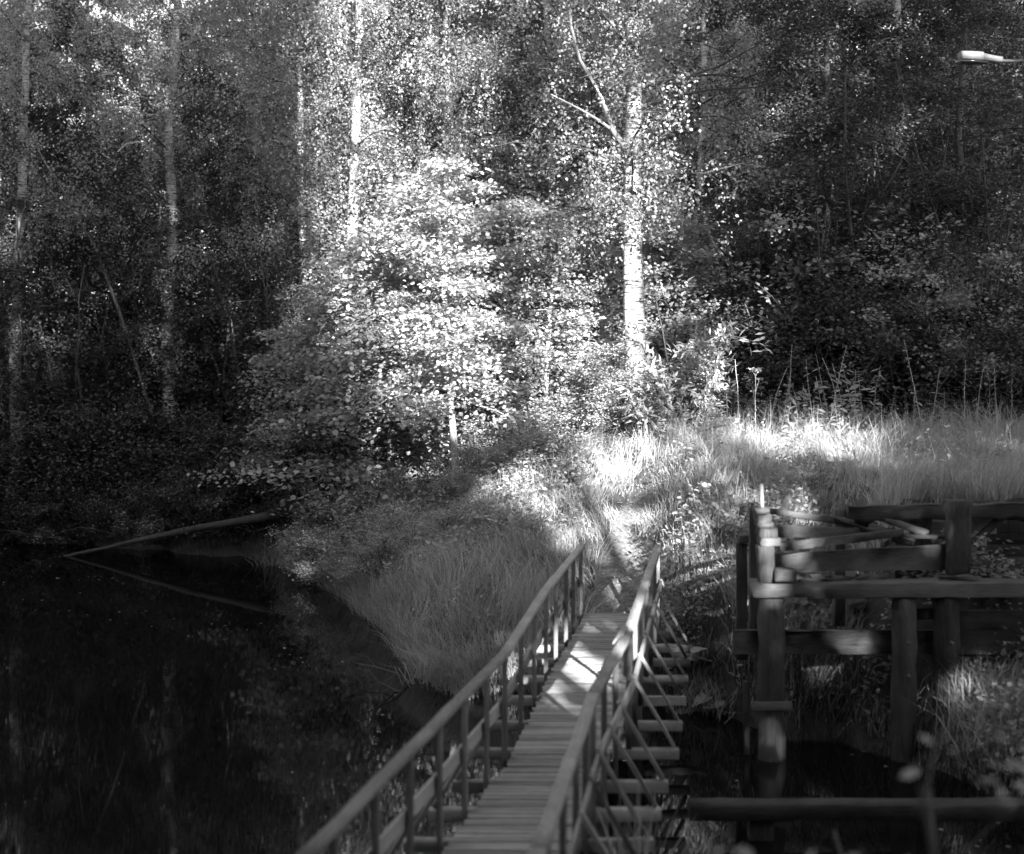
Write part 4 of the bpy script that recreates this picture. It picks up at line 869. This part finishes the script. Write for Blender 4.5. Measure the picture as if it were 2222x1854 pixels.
# unseen trees added outside the frame to block sky light from the sides
for i, (x, y, me, sc) in enumerate([(-17.5, 31, DARK[0], 1.2), (-18.5, 26, DARK[1], 1.3), (-19.5, 20, DARK[0], 1.4), (-21, 14, DARK[1], 1.4), (-22, 7, DARK[0], 1.4), (-22, 0, DARK[1], 1.5), (12.8, 24, DARK[0], 1.2), (13.5, 18, DARK[1], 1.2), (15, 12, DARK[0], 1.3), (18, 5, DARK[1], 1.4), (-8.5, 4.5, DARK[0], 1.1), (-12.5, 5, DARK[1], 1.3), (-6.5, 0.5, DARK[1], 1.2), (-16, 6, DARK[0], 1.4)]):
    plant('darkened_tree', me, (x, y, gz(x, y) - .1), i * 1.7, sc, 'unseen tree added on the %s bank to block sky light' % ('left' if x < 0 else 'right'), 'tree', 'unseen trees added on the side banks')

# ------------------------------------------------------------------ unseen wood at the viewer's back, crowns cut to shape the low sun
GAPS = [  # picture x, y, distance of what the sun picks out; radius of the gap, how open it is
    (870, 470, 30, 1.7, 1), (900, 650, 29, 1.7, 1), (930, 830, 29, 1.5, .95), (1050, 650, 29.5, 1.4, .75), (1100, 850, 29, 1.4, .85), (1200, 740, 29.5, 1.5, .85), (1080, 500, 30, 1.3, .6),
    (1380, 530, 28, .8, 1), (1380, 640, 28, .8, 1), (1375, 760, 28, .9, 1), (1370, 400, 28, 1.3, .75), (1330, 250, 28, 1.5, .65), (1280, 130, 28, 1.3, .75), (1280, 880, 28, 1.3, .95),
    (960, 320, 37, 1.7, .95), (960, 150, 37, 1.6, .85), (735, 280, 36, 1.2, .9), (740, 120, 36, 1.3, .5), (850, 50, 36, 1.8, .65), (600, 110, 36, 1.4, .3), (800, 400, 34, 1.4, .8), (1100, 250, 36, 1.6, .5), (750, 560, 32, 1.3, .5),
    (1460, 800, 27.6, 1.0, .95), (1440, 620, 30, .8, .8), (1500, 500, 33, .9, .4), (1620, 230, 36, 1.3, .3), (1540, 330, 36, 1.2, .25),
    (1240, 1150, 24.3, .75, 1), (1190, 1080, 25.5, .9, .9), (1110, 1085, 26, .4, .7), (1360, 1030, 25.5, .65, 1), (1420, 950, 26.5, .8, 1), (1640, 990, 26, 1.0, 1), (1790, 985, 25.6, .7, .85), (1560, 1010, 25.5, .6, .7),
    (1440, 1245, 21.2, .5, 1), (2000, 985, 25.5, .7, .25), (1870, 900, 25.8, .6, .6), (1620, 880, 26.4, .7, .7),
    (1235, 1432, 17.6, .40, 1), (1310, 1445, 17.2, .30, 1), (1357, 1385, 14.5, .32, 1), (1362, 1430, 14.5, .28, 1), (1190, 1480, 16.2, .3, .5),
    (1450, 1080, 24, 1.2, .5), (1540, 1050, 24.5, 1.1, .5), (1400, 1180, 22.4, .6, .45), (1720, 1035, 24, .9, .3), (20, 540, 35.3, .35, .9), (14, 430, 35.3, .3, .6), (352, 420, 35.0, .4, .5), (365, 620, 35.0, .35, .45), (330, 180, 35.0, .5, .4), (1680, 1420, 17, .22, .6), (1664, 1590, 17, .16, .9), (1705, 1215, 17.3, .28, .95), (1850, 1385, 17.3, .26, .6), (1610, 1385, 17.3, .30, .8), (1530, 1370, 19.4, .45, .8), (1690, 1110, 20.8, .35, .9), (1550, 1440, 18.8, .35, .7),
    (2130, 122, 21, .6, .75), (2075, 1190, 17.4, .3, .5), (1960, 1125, 18, .3, .5), (2110, 1480, 16.4, .4, .4), (955, 1265, 25, .16, .6)]
GUV = []
for px, py, Y, r_, o_ in GAPS:
    q = np.array(P(px, py, Y)); q = q - np.array(SD) * ((q[1] + 12) / SD.y); GUV.append((q[0], q[2], r_, o_))
def open_frac(u, v):
    o = np.zeros(len(u))
    for a, b, r_, o_ in GUV:
        o = np.maximum(o, o_ * sstep(r_ * 1.15 + .2, r_ * .8 + .18, np.hypot(u - a, v - b)))
    # crowns thinned further so some sun reaches the upper parts
    o = np.maximum(o, .03 * sstep(26, 30, v) * sstep(9, 6, u))
    o = np.maximum(o, .38 * sstep(24.5, 28.5, v) * sstep(3.0, 10.5, u) * sstep(16, 13.5, u))
    return np.maximum(o, .05 * sstep(25.5, 28, v) * sstep(14, 15, u) * sstep(21, 18, u))
def back_wood():
    rb = random.Random(9); k = 0
    d = np.array(SD)
    for x in np.arange(-20, 36, 3.0):
        for y0 in (-9.5, -15, -20.5):
            xx = x + rb.uniform(-1, 1); yy = y0 + rb.uniform(-1.5, 1.5); zz = gz(xx, yy)
            org = np.array([xx, yy, zz])
            def keep(Pt, r, org=org):
                p = Pt + org
                q = p - d * ((p[:, 1] + 12) / d[1])[:, None]
                return r.random(len(p)) < np.clip(-np.log(np.maximum(open_frac(q[:, 0], q[:, 2]), 1e-3)) / 3.2, 0, 1)
            k += 1
            tr, cr = gen_tree(400 + k, rb.uniform(33, 40), .2, .06, 3.6, 50, 5500, .5, 'lime', bark='bark', leaf='leaf_shaded', keep=keep)
            plant('caster_tree', (tr, cr), tuple(org), 0, 1, 'unseen tall tree behind the viewpoint, crown thinned to shape the sunlight', 'tree', 'unseen light-shaping trees behind the viewpoint')
back_wood()
BUSH = gen_shrub(76, 4.6, 2.6, 26, 9000, .24, 'leaf_shaded')  # unseen bushes, added to stop low sun leaking onto the foreground
for i, x in enumerate(np.arange(-9, 24, 1.5)):
    for y in (-5.6, -7.6):
        xx = x + .7 * math.sin(i * 3.1 + y); yy = y + .5 * math.cos(i * 2.3)
        plant('blocker_bush', BUSH, (xx, yy, gz(xx, yy) - .1), i * 1.3 + y, 1.0 if 5 < x + 7 * .27 < 14 else 1.25, 'unseen dense bush added behind the viewpoint to block low sun', 'shrub', 'unseen bushes added behind the viewpoint', ('stem', 'foliage'))
